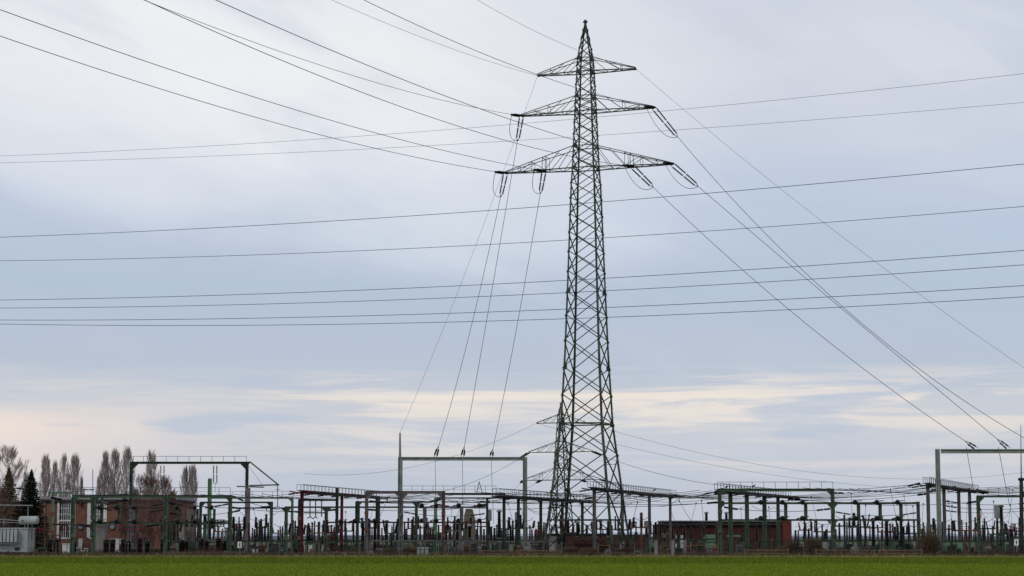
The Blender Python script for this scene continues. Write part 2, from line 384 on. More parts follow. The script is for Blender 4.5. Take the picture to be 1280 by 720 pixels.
# ------------------------------------------------------------------ the big lattice pylon
MY = 186.0
AA = Vector((math.cos(math.radians(17.5)), -math.sin(math.radians(17.5)), 0))   # along the crossarms
NN = Vector((-AA.y, AA.x, 0)) * -1                                              # across them, towards the camera
def pylon(name, label, MC_px, Y, prof, nodes, arms, legw, brw, ybase, aa, nn, bolts=False, big_x=()):
    """prof: (photo y, silhouette half width in px, centre px)"""
    Cb = Vector((PX(MC_px, Y, 0), Y, 0)); rt = root(name, Cb, label, 'pylon')
    ppm = FPX / Y * 1.0
    kx = abs(aa.x) + abs(nn.x)
    tab = sorted(((P(MC_px, y_, Y).z if y_ < ybase else 0.0), hp / ppm / kx) for y_, hp in prof)
    def hw(z):
        for (z0, h0), (z1, h1) in zip(tab, tab[1:]):
            if z <= z1: return h0 + (h1 - h0) * max(0, (z - z0)) / (z1 - z0)
        return tab[-1][1]
    def cor(i, z, ext=0): 
        a, n_ = ((-1, 1), (1, 1), (1, -1), (-1, -1))[i]; h = hw(z) + ext
        return Cb + aa * a * h + nn * n_ * h + Vector((0, 0, z))
    zt = tab[-1][0]
    for i in range(4):
        mb = MB(); a, n_ = ((-1, 1), (1, 1), (1, -1), (-1, -1))[i]
        zs = [t[0] for t in tab]
        for z0, z1 in zip(zs, zs[1:]):
            wd = legw * (1 - .5 * z0 / zt)
            mb.angle(cor(i, z0), cor(i, z1 + .01), wd, aa * -a, nn * -n_, max(.018, wd * .13))
        lg = mb.build('leg', MAST, rt)
        if Y < 200:
            f = MB().box(*(v for v in (cor(i, 0).x - .35, cor(i, 0).x + .35, cor(i, 0).y - .35, cor(i, 0).y + .35)), -.1, .32)
            f.build('footing', CONC, lg)
    nz = sorted(P(MC_px, y_, Y).z if y_ < ybase else 0.0 for y_ in nodes)
    for z0, z1 in zip(nz, nz[1:]):
        for i in range(4):
            j = (i + 1) % 4
            fn = ((cor(i, z0) + cor(j, z0)) / 2 - Cb); fn.z = 0; fn.normalize(); wd = brw * (1 - .35 * z0 / zt)
            for s_, (p, q) in ((.03, (cor(i, z0), cor(j, z1))), (-.05, (cor(j, z0), cor(i, z1)))):
                MB().angle(p + fn * s_, q + fn * s_, wd, fn * (1 if s_ > 0 else -1) * .999, Vector((0, 0, 1)), .014).build('brace', MAST, rt)
            if z0 in big_x or (z1 - z0) > 2.9:
                # secondary struts in the tall bottom panels
                for t in (.25, .75):
                    p = cor(i, z0).lerp(cor(i, z1), t); q = cor(j, z0).lerp(cor(j, z1), t)
                    m_ = cor(i, z0).lerp(cor(j, z1), t) if t < .5 else cor(j, z0).lerp(cor(i, z1), t)
                    MB().bar(p, cor(i, z0).lerp(cor(j, z1), t) if t < .5 else cor(j, z0).lerp(cor(i, z1), t), wd * .6, wd * .6).build('strut', MAST, rt)
    def belt(z, m=MAST, k=1.0):
        for i in range(4): MB().bar(cor(i, z, .02), cor((i + 1) % 4, z, .02), .05, brw * 1.25 * k).build('belt', m, rt)
    for z in bolts and [P(MC_px, y_, Y).z for y_ in (530, 650)] or []: belt(z)
    if bolts:
        z = P(MC_px, 529.5, Y).z
        MB().bar(cor(0, z), cor(2, z), .07, .07).build('belt', MAST, rt)
        for i in range(4):
            for y_ in (530, 460, 365, 183, 121, 73, 211, 139, 90):
                z = P(MC_px, y_, Y).z; c_ = cor(i, z); j = (i + 1) % 4
                e = (cor(j, z) - c_).normalized()
                MB().bar(c_ + e * .02, c_ + e * .34, .03, .42 if y_ > 300 else .3).build('gusset_plate', MAST, rt)
            if i in (0, 2):
                mb = MB(); z = 3.0
                while z < zt - 1:
                    c_ = cor(i, z); e = (c_ - Cb - Vector((0, 0, z))).normalized(); e = AA * (-1 if i == 0 else 1)
                    mb.bar(c_, c_ + e * .13, .016, .016); z += .42
                mb.build('step_bolts', MAST, rt, kind='stuff')
    cap = MB().lathe([(.14, 0), (.22, .08), (.22, .16), (.06, .34)], 8, Cb + Vector((0, 0, zt - .08))).build('peak_cap', MAST, rt)
    tips = {}
    for ai, (ybot, ytop, pl, pr, inner) in enumerate(arms):
        zb, ztop = P(MC_px, ybot, Y).z, P(MC_px, ytop, Y).z
        belt(zb, k=.9); belt(ztop, k=.7)
        for sd_, px_ in ((-1, pl), (1, pr)):
            # distance along the arm whose end shows in pixel column px_
            t = 1.0
            for _ in range(30):
                q = Cb + aa * t * sd_ + Vector((0, 0, zb)); e = (PX(px_, q.y, zb) - q.x) * sd_; t += e
            tip = Cb + aa * t * sd_ + Vector((0, 0, zb)); tips[(ai, sd_)] = tip
            h0, h1 = hw(zb), hw(ztop); hb = [Cb + aa * h0 * sd_ + nn * h0 * k + Vector((0, 0, zb)) for k in (-1, 1)]
            ht = [Cb + aa * h1 * sd_ + nn * h1 * k + Vector((0, 0, ztop)) for k in (-1, 1)]
            te = [tip + nn * .16 * k for k in (-1, 1)]
            c = MB(); cw = brw * 1.25
            for b_, e in zip(hb, te): c.bar(b_, e, cw * .85, cw * .85)
            for b_, e in zip(ht, te): c.bar(b_, e + Vector((0, 0, .12)), cw * .55, cw * .55)
            c.bar(te[0] - aa * .1 * sd_, te[1] - aa * .1 * sd_, cw * 1.4, cw * 1.6)
            arm = c.build('crossarm', MAST, rt)
            n_ = max(3, int(round((t - h0) / (1.45 if Y < 200 else 1.8))))
            for k in range(n_):
                u0, u1 = k / n_, (k + 1) / n_
                B0 = [b_.lerp(e, u0) for b_, e in zip(hb, te)]; B1 = [b_.lerp(e, u1) for b_, e in zip(hb, te)]
                T0 = [b_.lerp(e, u0) for b_, e in zip(ht, te)]; T1 = [b_.lerp(e, u1) for b_, e in zip(ht, te)]
                lw = brw * .5
                x_, y2_ = (0, 1) if k % 2 else (1, 0)
                MB().bar(B0[x_], B1[y2_], lw, lw).build('lacing_bar', MAST, arm)
                if k < n_ - 1:
                    for q in (0, 1):
                        if k % 2 == 0: MB().bar(B0[q] if k else T0[q], T1[q] if k else B1[q], lw, lw).build('lacing_bar', MAST, arm)
                        else: MB().bar(T0[q], B1[q], lw, lw).build('lacing_bar', MAST, arm)
                    if k % 2 == 1 or k == n_ // 2:
                        for q in (0, 1): MB().bar(B1[q], T1[q], lw, lw).build('hanger', MAST, arm)
                        MB().bar(T1[0], T1[1], lw, lw).build('lacing_bar', MAST, arm)
                MB().bar(B1[0], B1[1], lw, lw).build('lacing_bar', MAST, arm)
            if inner:
                px2 = inner[0] if sd_ < 0 else inner[1]; t2 = 1.0
                for _ in range(30):
                    q = Cb + aa * t2 * sd_ + Vector((0, 0, zb)); t2 += (PX(px2, q.y, zb) - q.x) * sd_
                ip = Cb + aa * t2 * sd_ + Vector((0, 0, zb)); tips[(ai, sd_ * 2)] = ip
                u = (t2 - h0) / (t - h0); e0, e1 = hb[0].lerp(te[0], u), hb[1].lerp(te[1], u); f0, f1 = ht[0].lerp(te[0], u), ht[1].lerp(te[1], u)
                mm = MB().bar(e0, e1, .14, .14); mm.bar(e0, f0, .06, .06); mm.bar(e1, f1, .06, .06); mm.bar(f0, f1, .05, .05)
                mm.build('attachment_frame', MAST, arm)
    return rt, tips
# half widths measured down the mast
prof = [(693.5, 58), (650, 50.5), (530, 34), (440, 28.5), (360, 25), (235, 20), (211, 18), (139, 14.6), (90, 12), (73.5, 11), (28, .9)]
nodes = [693.5, 614, 568, 530, 494, 460, 426, 395, 366, 340, 315, 291, 269, 248, 229, 211, 197, 183.5, 168, 153.5, 139, 130, 121, 106, 90, 82, 73.5, 60, 47, 36]
_, TIP = pylon('lattice_pylon', 'tall dark green lattice pylon with three pairs of crossarms, dominating the middle', 734.5, MY, prof, nodes,
               [(90.5, 73.5, 672, 795, None), (140, 121, 652, 817, None), (211, 183.5, 632, 840, (680, 790))], .19, .088, 693, AA, NN, True)

# incoming direction: straight off the face of the arms, towards the camera's left
def incoming(tip, marks, r, label, string=True):
    """marks: two photo pixels the wire passes through"""
    d = NN; pts = []
    T = Vector(tip)
    def solve(px, py):
        lo, hi = 0.5, 184.0
        for _ in range(60):
            t = (lo + hi) / 2; q = T + d * t; z = P(px, py, q.y).z; x = P(px, py, q.y).x
            if x < q.x: lo = t
            else: hi = t
        return t, z
    s0 = 3.0 if string else 0
    (t1, z1), (t2, z2) = [solve(*m_) for m_ in marks]
    # z = T.z + a t + b t^2
    a = ((z1 - T.z) * t2 * t2 - (z2 - T.z) * t1 * t1) / (t1 * t2 * (t2 - t1)); b = ((z1 - T.z) - a * t1) / (t1 * t1)
    b = max(b, 0.0002)
    f = lambda t: T + d * t + Vector((0, 0, a * t + b * t * t))
    tm = min(max(t1, t2) + 30, 150)
    MB().tube([f(s0 + (tm - s0) * k / 40) for k in range(41)], r, 4).thing('power_line', WIRE, label, 'power line', 'wires coming in from the upper left')
    return f(s0)
def tension_set(A, B, label, group='insulator sets on the big pylon', side=None, sep=.36, k=1.0):
    """two strings side by side between yokes"""
    A = Vector(A); B = Vector(B); d = (B - A).normalized()
    q_ = Vector(side) if side else AA; s_ = (q_ - d * q_.dot(d)).normalized()
    rt = root('tension_insulator', A, label, 'insulator', group)
    a0, b0 = A + d * .25, B - d * .35
    for q in (-1, 1): string_between(rt, a0 + s_ * q * sep / 2, b0 + s_ * q * sep * .36, k)
    y = MB(); y.bar(A - s_ * sep * .5, a0 - s_ * sep / 2, .04, .04); y.bar(A + s_ * sep * .5, a0 + s_ * sep / 2, .04, .04); y.build('yoke', DARK, rt)
    y = MB(); y.bar(b0 + s_ * sep * .36, B, .05, .05); y.bar(b0 - s_ * sep * .36, B, .05, .05); y.build('yoke', DARK, rt)
    return rt
IN = {}
spec = [((0, -1), ((415, 0), (560, 59)), .014, 'thin earth wire running from the top edge to the top arm\'s left tip', False),
        ((0, 1), ((597, 0), (690, 49)), .014, 'thin earth wire crossing above the pylon shoulder to the top arm\'s right tip', False),
        ((1, -1), ((180, 0), (430, 91)), .018, 'incoming wire ending at the middle arm\'s left tip', True),
        ((1, 1), ((455, 0), (600, 65.5)), .021, 'incoming wire passing behind the mast to the middle arm\'s right tip', True),
        ((2, -1), ((0, 45), (300, 141)), .021, 'lowest incoming wire, entering at the left edge, to the bottom arm\'s left tip', True),
        ((2, -2), ((0, 12), (320, 122)), .021, 'incoming wire entering at the left edge to the bottom arm\'s inner left point', True),
        ((2, 2), ((185, 2), (450, 114.5)), .021, 'incoming wire to the bottom arm\'s inner right point', True),
        ((2, 1), ((270, 0), (500, 98)), .021, 'incoming wire crossing others on its way to the bottom arm\'s right tip', True)]
ARMN = {(0, -1): 'top left', (0, 1): 'top right', (1, -1): 'middle left', (1, 1): 'middle right', (2, -1): 'bottom outer left', (2, -2): 'bottom inner left', (2, 2): 'bottom inner right', (2, 1): 'bottom outer right'}
for key, marks, r, lab, st_ in spec:
    IN[key] = incoming(TIP[key], marks, r, lab, st_)
    if st_: tension_set(TIP[key], IN[key], 'twin insulator strings facing the camera at the %s arm point' % ARMN[key], k=1.15)

# outgoing wires down to the two line portals
PLY, PRY = 205.0, 172.0
PLZ = P(500, 573, PLY).z; PRZ = P(1173, 563.5, PRY).z
def outgoing(key, end, mid, r, lab, slen=2.6):
    T = TIP[key]; E = Vector(end)
    if slen: slen = 2.2 if key[1] < 0 else 2.8
    # sag so that the wire shows at photo pixel 'mid'
    best = None
    for i in range(200):
        sg = i * .1
        for t in [k / 40 for k in range(2, 39)]:
            q = T.lerp(E, t) - Vector((0, 0, 4 * sg * t * (1 - t))); depth = q.y * math.cos(TH) + (q.z - CAMZ) * math.sin(TH)
            px = 640 + q.x / depth * FPX; py = 360 - ((q.z - CAMZ) * math.cos(TH) - q.y * math.sin(TH)) / depth * FPX
            e = math.hypot(px - mid[0], py - mid[1])
            if best is None or e < best[0]: best = (e, sg)
    sg = best[1]; pts = wire_pts(T, E, sg, 60)
    st_ = slen > 0
    acc = 0; k = 0
    while st_ and acc < slen: acc += (pts[k + 1] - pts[k]).length; k += 1
    A = pts[k] if st_ else T
    k2 = 60
    if st_:
        acc = 0
        while acc < .95: acc += (pts[k2] - pts[k2 - 1]).length; k2 -= 1
    MB().tube(pts[k:k2 + 1], r, 4).thing('power_line', WIRE, lab, 'power line', 'wires going down from the big pylon to the portals')
    if st_:
        tension_set(T, A, 'twin black insulator strings slanting down from the %s arm point' % ARMN[key], k=.95)
        tension_set(E, pts[k2], 'short twin strings on portal beam ending the %s wire' % ARMN[key], 'insulator sets on the portals', k=.9, sep=.25)
        # jumper loop from the incoming to the outgoing side
        a, b = IN[key], A
        sg_ = .7 if key[1] < 0 else .95; jp = wire_pts(a, b, sg_, 18)
        if key[1] < 0: jp = [p + NN * (.75 * 4 * (i / 18) * (1 - i / 18)) - AA * (.2 * 4 * (i / 18) * (1 - i / 18)) for i, p in enumerate(jp)]
        MB().tube(jp, .024, 4).thing('jumper_cable', WIRE, 'slack jumper loop hanging under the %s arm point' % ARMN[key], 'cable', 'jumper loops on the big pylon')
OUT = {}
for key, px, mid, lab in (((2, -1), 544, (590, 400), 'wire from the bottom outer left arm point to the spiked portal\'s left insulators'),
                          ((1, -1), 578, (612, 380), 'wire from the middle left arm to the spiked portal\'s middle insulators'),
                          ((2, -2), 614, (645, 410), 'wire from the bottom inner left arm point to the spiked portal\'s right insulators')):
    E = Vector((PX(px, PLY, PLZ), PLY, PLZ + .12)); OUT[key] = E; outgoing(key, E, mid, .024, lab)
for key, px, mid, lab in (((2, 2), 1222, (957, 360), 'wire from the bottom inner right arm point to the tall right portal\'s first insulators'),
                          ((2, 1), 1262, (1020, 360), 'wire from the bottom outer right arm tip to the tall right portal'),
                          ((1, 1), 1306, (1032, 360), 'wire from the middle right arm tip leaving at the right edge')):
    E = Vector((PX(px, PRY, PRZ), PRY, PRZ + .12)); OUT[key] = E; outgoing(key, E, mid, .022, lab)
outgoing((0, -1), P(500, 541, PLY), (560, 392), .015, 'thin earth wire from the top left arm down to the portal spike', 0)
outgoing((0, 1), P(1340, 500, PRY), (1132, 360), .012, 'thin earth wire from the top right arm descending to the right edge', 0)

# ------------------------------------------------------------------ the second line crossing behind
YL, YR = 330.0, 250.0
def cross_wire(yl, ym, yr, rl, rr, r, lab):
    A = P(0, yl, YL * rl); B = P(1280, yr, YR * rr); q0 = B - A
    # where column 640 meets the plan line
    lo, hi = 0, 1
    for _ in range(50):
        t = (lo + hi) / 2; q = A.lerp(B, t)
        if P(640, ym, q.y).x > q.x: lo = t
        else: hi = t
    zm = P(640, ym, A.lerp(B, t).y).z; lin = A.lerp(B, t).z; sg = max((lin - zm) / (4 * t * (1 - t)), .2)
    pts = []
    for k in range(-8, 49):
        u = k / 40; q = A.lerp(B, u); q.z -= 4 * sg * u * (1 - u); pts.append(q)
    MB().tube(pts, r, 4).thing('power_line', WIRE, lab, 'power line', 'wires of the line crossing behind the pylon')
cross_wire(195, 155.5, 92, 1.0, 1.0, .022, 'topmost thin earth wire crossing the whole sky just under the middle arms')
cross_wire(203.5, 176, 128, 1.018, 1.066, .022, 'second thin earth wire crossing the sky, between the middle and bottom arms')
cross_wire(296.5, 261, 205, 1.0, 1.0, .038, 'highest of the thick crossing wires, just below the bottom arms')
cross_wire(326, 304, 258, 1.084, 1.128, .038, 'second of the thick crossing wires below the arms')
cross_wire(375, 354, 313, 1.0, 1.0, .038, 'upper wire of the middle pair crossing the sky')
cross_wire(385, 369, 331, 1.035, 1.053, .038, 'lower wire of the middle pair crossing the sky')
cross_wire(400, 389, 357, 1.0, 1.0, .038, 'upper wire of the lowest pair crossing the sky')
cross_wire(405, 400.5, 371, 1.019, 1.047, .038, 'lowest crossing wire of all')

# ------------------------------------------------------------------ second pylon, farther off
Y2 = 350.0
a2 = Vector((math.cos(math.radians(22)), -math.sin(math.radians(22)), 0)); n2 = Vector((a2.y, -a2.x, 0))
n2 = Vector((-math.sin(math.radians(22)), -math.cos(math.radians(22)), 0))
prof2 = [(683, 17), (640, 14), (602, 10.5), (566, 8), (529, 5), (520, 4.4), (505, .5)]
nodes2 = [683, 655, 632, 615, 602, 590, 578, 566, 554, 542, 529, 520, 511]
_, TIP2 = pylon('lattice_pylon', 'smaller distant lattice pylon half hidden behind the big pylon\'s left leg', 701.5, Y2, prof2, nodes2,
                [(528.5, 518, 671, 731, None), (565, 552, 661, 741, None), (600, 585, 654, 751, (676, 727))], .2, .1, 682, a2, n2)
gd = 'wires of the distant pylon'
def w2(key, px, py, Y, sag, lab, st_=True, slen=3.4, r=.028):
    T = TIP2[key]; E = P(px, py, Y); pts = wire_pts(T, E, sag, 50); k = 0; acc = 0
    while st_ and acc < slen: acc += (pts[k + 1] - pts[k]).length; k += 1
    MB().tube(pts[k:], r, 4).thing('power_line', WIRE, lab, 'power line', gd)
    if st_: tension_set(T, pts[k], 'insulator set on the distant pylon\'s %s arm point' % ARMN[key], 'insulator sets on the distant pylon', k=1.3, sep=.4)
w2((0, -1), 380, 592, 400, 3, 'far left-going earth wire from the distant pylon\'s top arm', False, r=.022)
w2((1, -1), 430, 618, 300, 3, 'left-going wire from the distant pylon\'s middle arm')
w2((2, -1), 560, 625, 260, 2, 'left-going wire from the distant pylon\'s bottom outer arm')
w2((2, -2), 500, 632, 260, 2, 'left-going wire from the distant pylon\'s bottom inner arm')
w2((0, 1), 1340, 580, 460, 6, 'right-going earth wire from the distant pylon\'s top arm', False, r=.022)
w2((0, -1), 1400, 590, 500, 7, 'second right-going earth wire from the distant pylon\'s top arm', False, r=.022)
w2((1, 1), 1165, 603, 215, 3, 'right-going wire from the distant pylon\'s middle arm')
w2((2, 1), 1165, 609, 215, 2.4, 'right-going wire from the distant pylon\'s bottom outer arm')
w2((2, 2), 900, 622, 260, 1.8, 'right-going wire from the distant pylon\'s bottom inner arm')

# ------------------------------------------------------------------ gantries
def railing(parent, A, B, h=.75, step=.9, m=GREY, off=Vector((0, 0, 0))):
    A = Vector(A) + off; B = Vector(B) + off; up = Vector((0, 0, h))
    mb = MB().bar(A + up, B + up, .035, .035)
    if h > .6: mb.bar(A + up * .5, B + up * .5, .02, .02)
    rl = mb.build('railing', m, parent); n = max(1, int(round((B - A).length / step)))
    me = MB().bar((0, 0, 0), (0, 0, h), .035, .035).mesh('baluster', m)
    for i in range(n + 1): inst('baluster', me, rl, A.lerp(B, i / n))
    return rl
def gantry(label, Y, m, posts, beams, group=None, shorts=(), rails=(), gus=.26, name='steel_gantry', yoff=0.0, cat='gantry', ht=True):
    """posts: (px, top y, width); beams: (px0, px1, y, depth); shorts: (px, y0, y1, w); rails: (px0, px1, y, height)"""
    x0 = PX(posts[0][0], Y, 0); rt = root(name, (x0, Y, 0), label, cat, group)
    for p_ in posts:
        px, yt, wd = p_[:3]; mm = p_[3] if len(p_) > 3 else m; zt = P(px, yt, Y).z
        x = PX(px, Y, zt); pst = MB().hbeam((x, Y, -.05), (x, Y, zt), wd, wd * .9, (1, 0, 0)).build('post', mm, rt)
        for q_ in (.3 + (px * 7 % 10) * .012, .66): MB().box(x - wd * .62, x + wd * .62, Y - wd * .47, Y - wd * .452, zt * q_ - .16, zt * q_ + .16).build('splice_plate', BROWN if (px * 3) % 4 > 3.4 else mm, pst)
        if wd > .25:
            mb = MB(); zz_ = .8
            while zz_ < zt - .3: mb.bar((x - wd / 2 - .1, Y - .05, zz_), (x - wd / 2, Y - .05, zz_), .025, .025); zz_ += .35
            mb.build('step_irons', DARK, pst)
        fb = MB().box(x - wd * .9, x + wd * .9, Y - wd * .9, Y + wd * .9, -.05, .12); fb.build('base_plate', CONC, rt)
    for b_ in beams:
        pa, pb, y_, dp = b_[:4]; mm = b_[4] if len(b_) > 4 else m
        z = P(640, y_, Y).z; A = Vector((PX(pa, Y, z), Y, z)); B = Vector((PX(pb, Y, z), Y, z)); dy = .012
        mb = MB(); mb.hbeam(A + Vector((0, dy, 0)), B + Vector((0, dy, 0)), dp, dp * .85, (0, 0, 1)).build('beam', mm, rt)
        # haunches where posts meet beams
        for p_ in posts:
            if gus and pa - 4 <= p_[0] <= pb + 4 and (abs(y_ - p_[1]) < 6 or p_[0] in (899.5, 1040.5)):
                xp = PX(p_[0], Y, z); wd = p_[2]
                for s_ in (-1, 1):
                    if (s_ < 0 and p_[0] - 6 < pa) or (s_ > 0 and p_[0] + 6 > pb): continue
                    MB().prism([(xp + s_ * wd * .5, z - dp * .5), (xp + s_ * (wd * .5 + gus), z - dp * .5), (xp + s_ * wd * .5, z - dp * .5 - gus)][::s_], Y - .05, Y + .05).build('haunch', mm, rt)
    for s_ in shorts:
        px, ya, yb, wd = s_[:4]; mm = s_[4] if len(s_) > 4 else m
        za, zb = P(px, ya, Y).z, P(px, yb, Y).z; x = PX(px, Y, za)
        MB().hbeam((x, Y + .01, zb), (x, Y + .01, za), wd, wd * .8, (1, 0, 0)).build('stub_post', mm, rt)
    for pa, pb, y_, h in rails:
        z = P(640, y_, Y).z; railing(rt, (PX(pa, Y, z), Y - .1, z), (PX(pb, Y, z), Y - .1, z), h, .95 * (Y / 180), GREY)
    return rt
GG = 'steel gantries of the yard'
# front green gantry, left
g = gantry('long green front gantry on four columns before the left brick building', 173, GREEN,
       [(92, 621, .30), (118, 622, .28), (208, 621, .30), (288, 619, .30)],
       [(90, 290, 620.5, .24), (118, 288, 654, .17), (66, 118, 656, .09, DARK), (118, 205, 635, .09, DARK)], GG, [(128, 622, 654, .2), (171, 636, 654, .18), (268, 636, 654, .2), (225, 636, 654, .2), (247, 636, 654, .2), (149, 627, 654, .2)], [(92, 288, 619, .62)])
g = gantry('paler green column and beam end at the left end of the yard', 196, LGREEN, [(66.5, 616, .24)], [(62, 92, 616, .15)], GG)
g = gantry('tall dark portal topped by a long railing, with a triangular bracket on its right', 193, DGREEN,
       [(164.5, 578, .26), (309, 577, .27)], [(163, 312, 578.5, .22)], GG, [], [(165, 308, 577.5, .52)], .5)
rt = g; Yp = 193
a = MB(); a.bar(P(312, 577, Yp), P(348, 606, Yp), .13, .13); a.bar(P(296, 608, Yp - .1), P(330, 609, Yp - .1), .12, .12); a.bar(P(311, 607, Yp), P(349, 606, Yp), .13, .13); a.bar(P(311, 583, Yp), P(328, 606, Yp), .03, .03)
a.build('bracket', GREY, rt)
a = MB(); z0 = P(309, 610, Yp).z; x = PX(309, Yp, 2)
a.box(x - .22, x + .22, Yp - .2, Yp + .2, -.05, z0); a.build('column_casing', MGREY, rt)
x = PX(162, Yp, 2); a = MB(); a.box(PX(164.5, Yp, 2) - .24, PX(164.5, Yp, 2) + .24, Yp - .2, Yp + .2, -.05, P(164, 632, Yp).z); a.build('column_casing', MGREY, rt)
for px in (203, 235, 269):
    r_ = root('hanging_insulator', P(px, 580, Yp), 'pair of thin insulators hanging from the rail-topped portal, ' + {203: 'leftmost pair', 235: 'middle pair', 269: 'rightmost pair'}[px], 'insulator', 'insulator pairs hanging from the rail-topped portal')
    for s_ in (-2, 2): string_between(r_, P(px + s_, 582, Yp), P(px + s_, 603, Yp), .75)
    MB().bar(P(px - 3, 604, Yp), P(px + 3, 604, Yp), .05, .05).bar(P(px, 604, Yp), P(px, 615, Yp), .03, .03).build('yoke', DARK, r_)
r_ = root('hanging_insulator', P(347, 607, Yp), 'single thin insulator hanging from the tip of the triangular bracket', 'insulator')
string_between(r_, P(347, 607, Yp), P(347, 633, Yp), .6); MB().bar(P(344, 612, Yp), P(350, 612, Yp), .04, .04).bar(P(344, 633, Yp), P(350, 633, Yp), .04, .04).build('yoke', DARK, r_)

gantry('smaller dark-green portal frame right of the front green gantry', 190, DGREEN, [(251, 628, .24), (339.5, 628, .26, GREEN)], [(250, 341, 628, .15)], GG, [], [], .3)
gantry('pale green railed beam ending in one slim column', 214, LGREEN, [(365.5, 622, .25), (262.5, 598, .38)], [(262, 367, 622.5, .17)], GG, [], [(290, 366, 621.5, .6)], .3)
gantry('low green gantry crossing behind the maroon column', 184, GREEN, [(358, 633, .27), (408, 634, .28), (544, 622, .2, LGREEN)],
       [(289, 358, 635, .12, DARK), (356, 502, 634, .15), (408, 502, 653, .14), (380, 408, 641, .11)], GG, [(447, 627, 654, .4, DGREEN), (472, 621, 654, .34, DGREEN)], [], .3)
gantry('dark narrow portal beside the maroon column', 176, DARK, [(374.5, 624, .24), (421.5, 610, .24)], [(374, 423, 625, .17)], GG, [], [], .3)
gantry('mauve-grey flat-topped gantry left of the spiked portal', 174, MGREY, [(458.5, 614, .27), (502, 617, .27), (554.5, 614, .27, BROWN)],
       [(457, 556.5, 615.5, .24)], GG, [(531, 634, 653, .3), (577, 634, 653, .3)], [], .4)
gantry('rusty double beam right of the spiked portal', 178, BROWN, [(609, 622, .2, DGREEN)], [(502, 610, 634, .14, MGREY), (502, 612, 653, .13)], GG, [], [], .3)
gantry('dark green column pair with a short top beam', 188, GREEN, [(447, 626, .26), (520.5, 627, .26)], [(447, 540, 627.5, .15, DGREEN)], GG, [], [], .26)
gantry('long green beam with a railed walkway behind the spiked portal', 190, LGREEN, [(545, 622, .22)], [(545, 645, 622.5, .13, GREEN), (556, 632, 617.5, .2, DARK)], GG, [], [(502, 620, 616, .62)], .3)
# small A-frame on the walkway
A = P(599, 602, 189); MB().bar(P(596, 616, 189), A, .06, .06).bar(P(603, 616, 189), A, .06, .06).bar(P(597.5, 610, 189), P(601.5, 610, 189), .05, .05).thing('a_frame', GREEN, 'tiny green A-shaped bracket standing on the railed walkway', 'bracket')

# squat support insulators sitting on the front gantry's beams
for px, py, Y in [(p, q, 172.6) for p in (128, 149, 171, 225, 247, 268) for q in (635.5, 653)] + [(p, q, 177.6) for p in (531, 549, 577, 603) for q in (633, 652)] + [(p, 652.5, 183.6) for p in (447, 472, 430)] + [(p, q, 170.7) for p in (955, 982, 1007, 1073, 1100, 1126) for q in (629, 649)]:
    o_, w_ = where(px, 'lump'); q = P(px, py, Y)
    t_ = MB().lathe([(.05, -.25), (.17, -.2), (.2, 0), (.14, .12), (.04, .16)], 8, q + Vector((-.25, 0, .12)), (.35, 0, 1)).thing('support_insulator', INS, 'squat black insulator on a beam, %s %s' % (o_, w_), 'insulator', 'squat insulators on the beams', q)
    MB().tube([q + Vector((-.75, -.1, .02)), q + Vector((-.2, -.1, .16)), q + Vector((.3, -.1, .22))], .06, 6, .03).build('contact_arm', DARK, t_)
# line portals
def line_portal(label, Y, pxs, ytop, m, wd):
    rt = root('line_portal', (PX(pxs[0], Y, 0), Y, 0), label, 'portal', 'line portals'); z = P(640, ytop, Y).z
    for px in pxs:
        x = PX(px, Y, 4)
        MB().hbeam((x, Y, -.05), (x, Y, z + .18), wd, wd * .9, (1, 0, 0)).build('post', m, rt)
        MB().box(x - wd, x + wd, Y - wd, Y + wd, -.05, .15).build('footing', CONC, rt)
    A = Vector((PX(pxs[0], Y, z) + wd * .5, Y, z)); B = Vector((PX(pxs[1], Y, z) - wd * .5, Y, z))
    MB().hbeam(A, B, .34, .34, (0, 0, 1)).build('beam', m, rt); return rt, z
lp, _z = line_portal('tall grey-green portal with a lightning spike on its left column', PLY, (500, 656.3), 573.5, GRN_GREY, .44)
MB().tube([P(500, 572, PLY), P(500, 541, PLY)], .13, 8, .08).build('lightning_spike', GRN_GREY, lp)
lp, _z = line_portal('tall grey-green portal leaving the picture at the right edge', PRY, (1173.5, 1345), 564, GRN_GREY, .34)
for i, (px, py) in enumerate(((544, 690), (578, 690), (614, 690))):
    A = P(px, 575, PLY); B = P(px + (1, 1, 3)[i], 655, PLY - 2)
    wire(A, B, .0, .02, 'vertical dropper wire from the spiked portal\'s %s insulators' % ('left', 'middle', 'right')[i], 'dropper wires from the portals', 2, 'dropper_cable', 'cable')
for i, (px, px2, py2) in enumerate(((1208, 1217, 612), (1248, 1262, 632))):
    wire(P(px, 559, PRY), P(px2, py2, PRY + 6), .1, .022, 'dropper wire from the tall right portal, %s' % ('left one', 'right one')[i], 'dropper wires from the portals', 6, 'dropper_cable', 'cable')

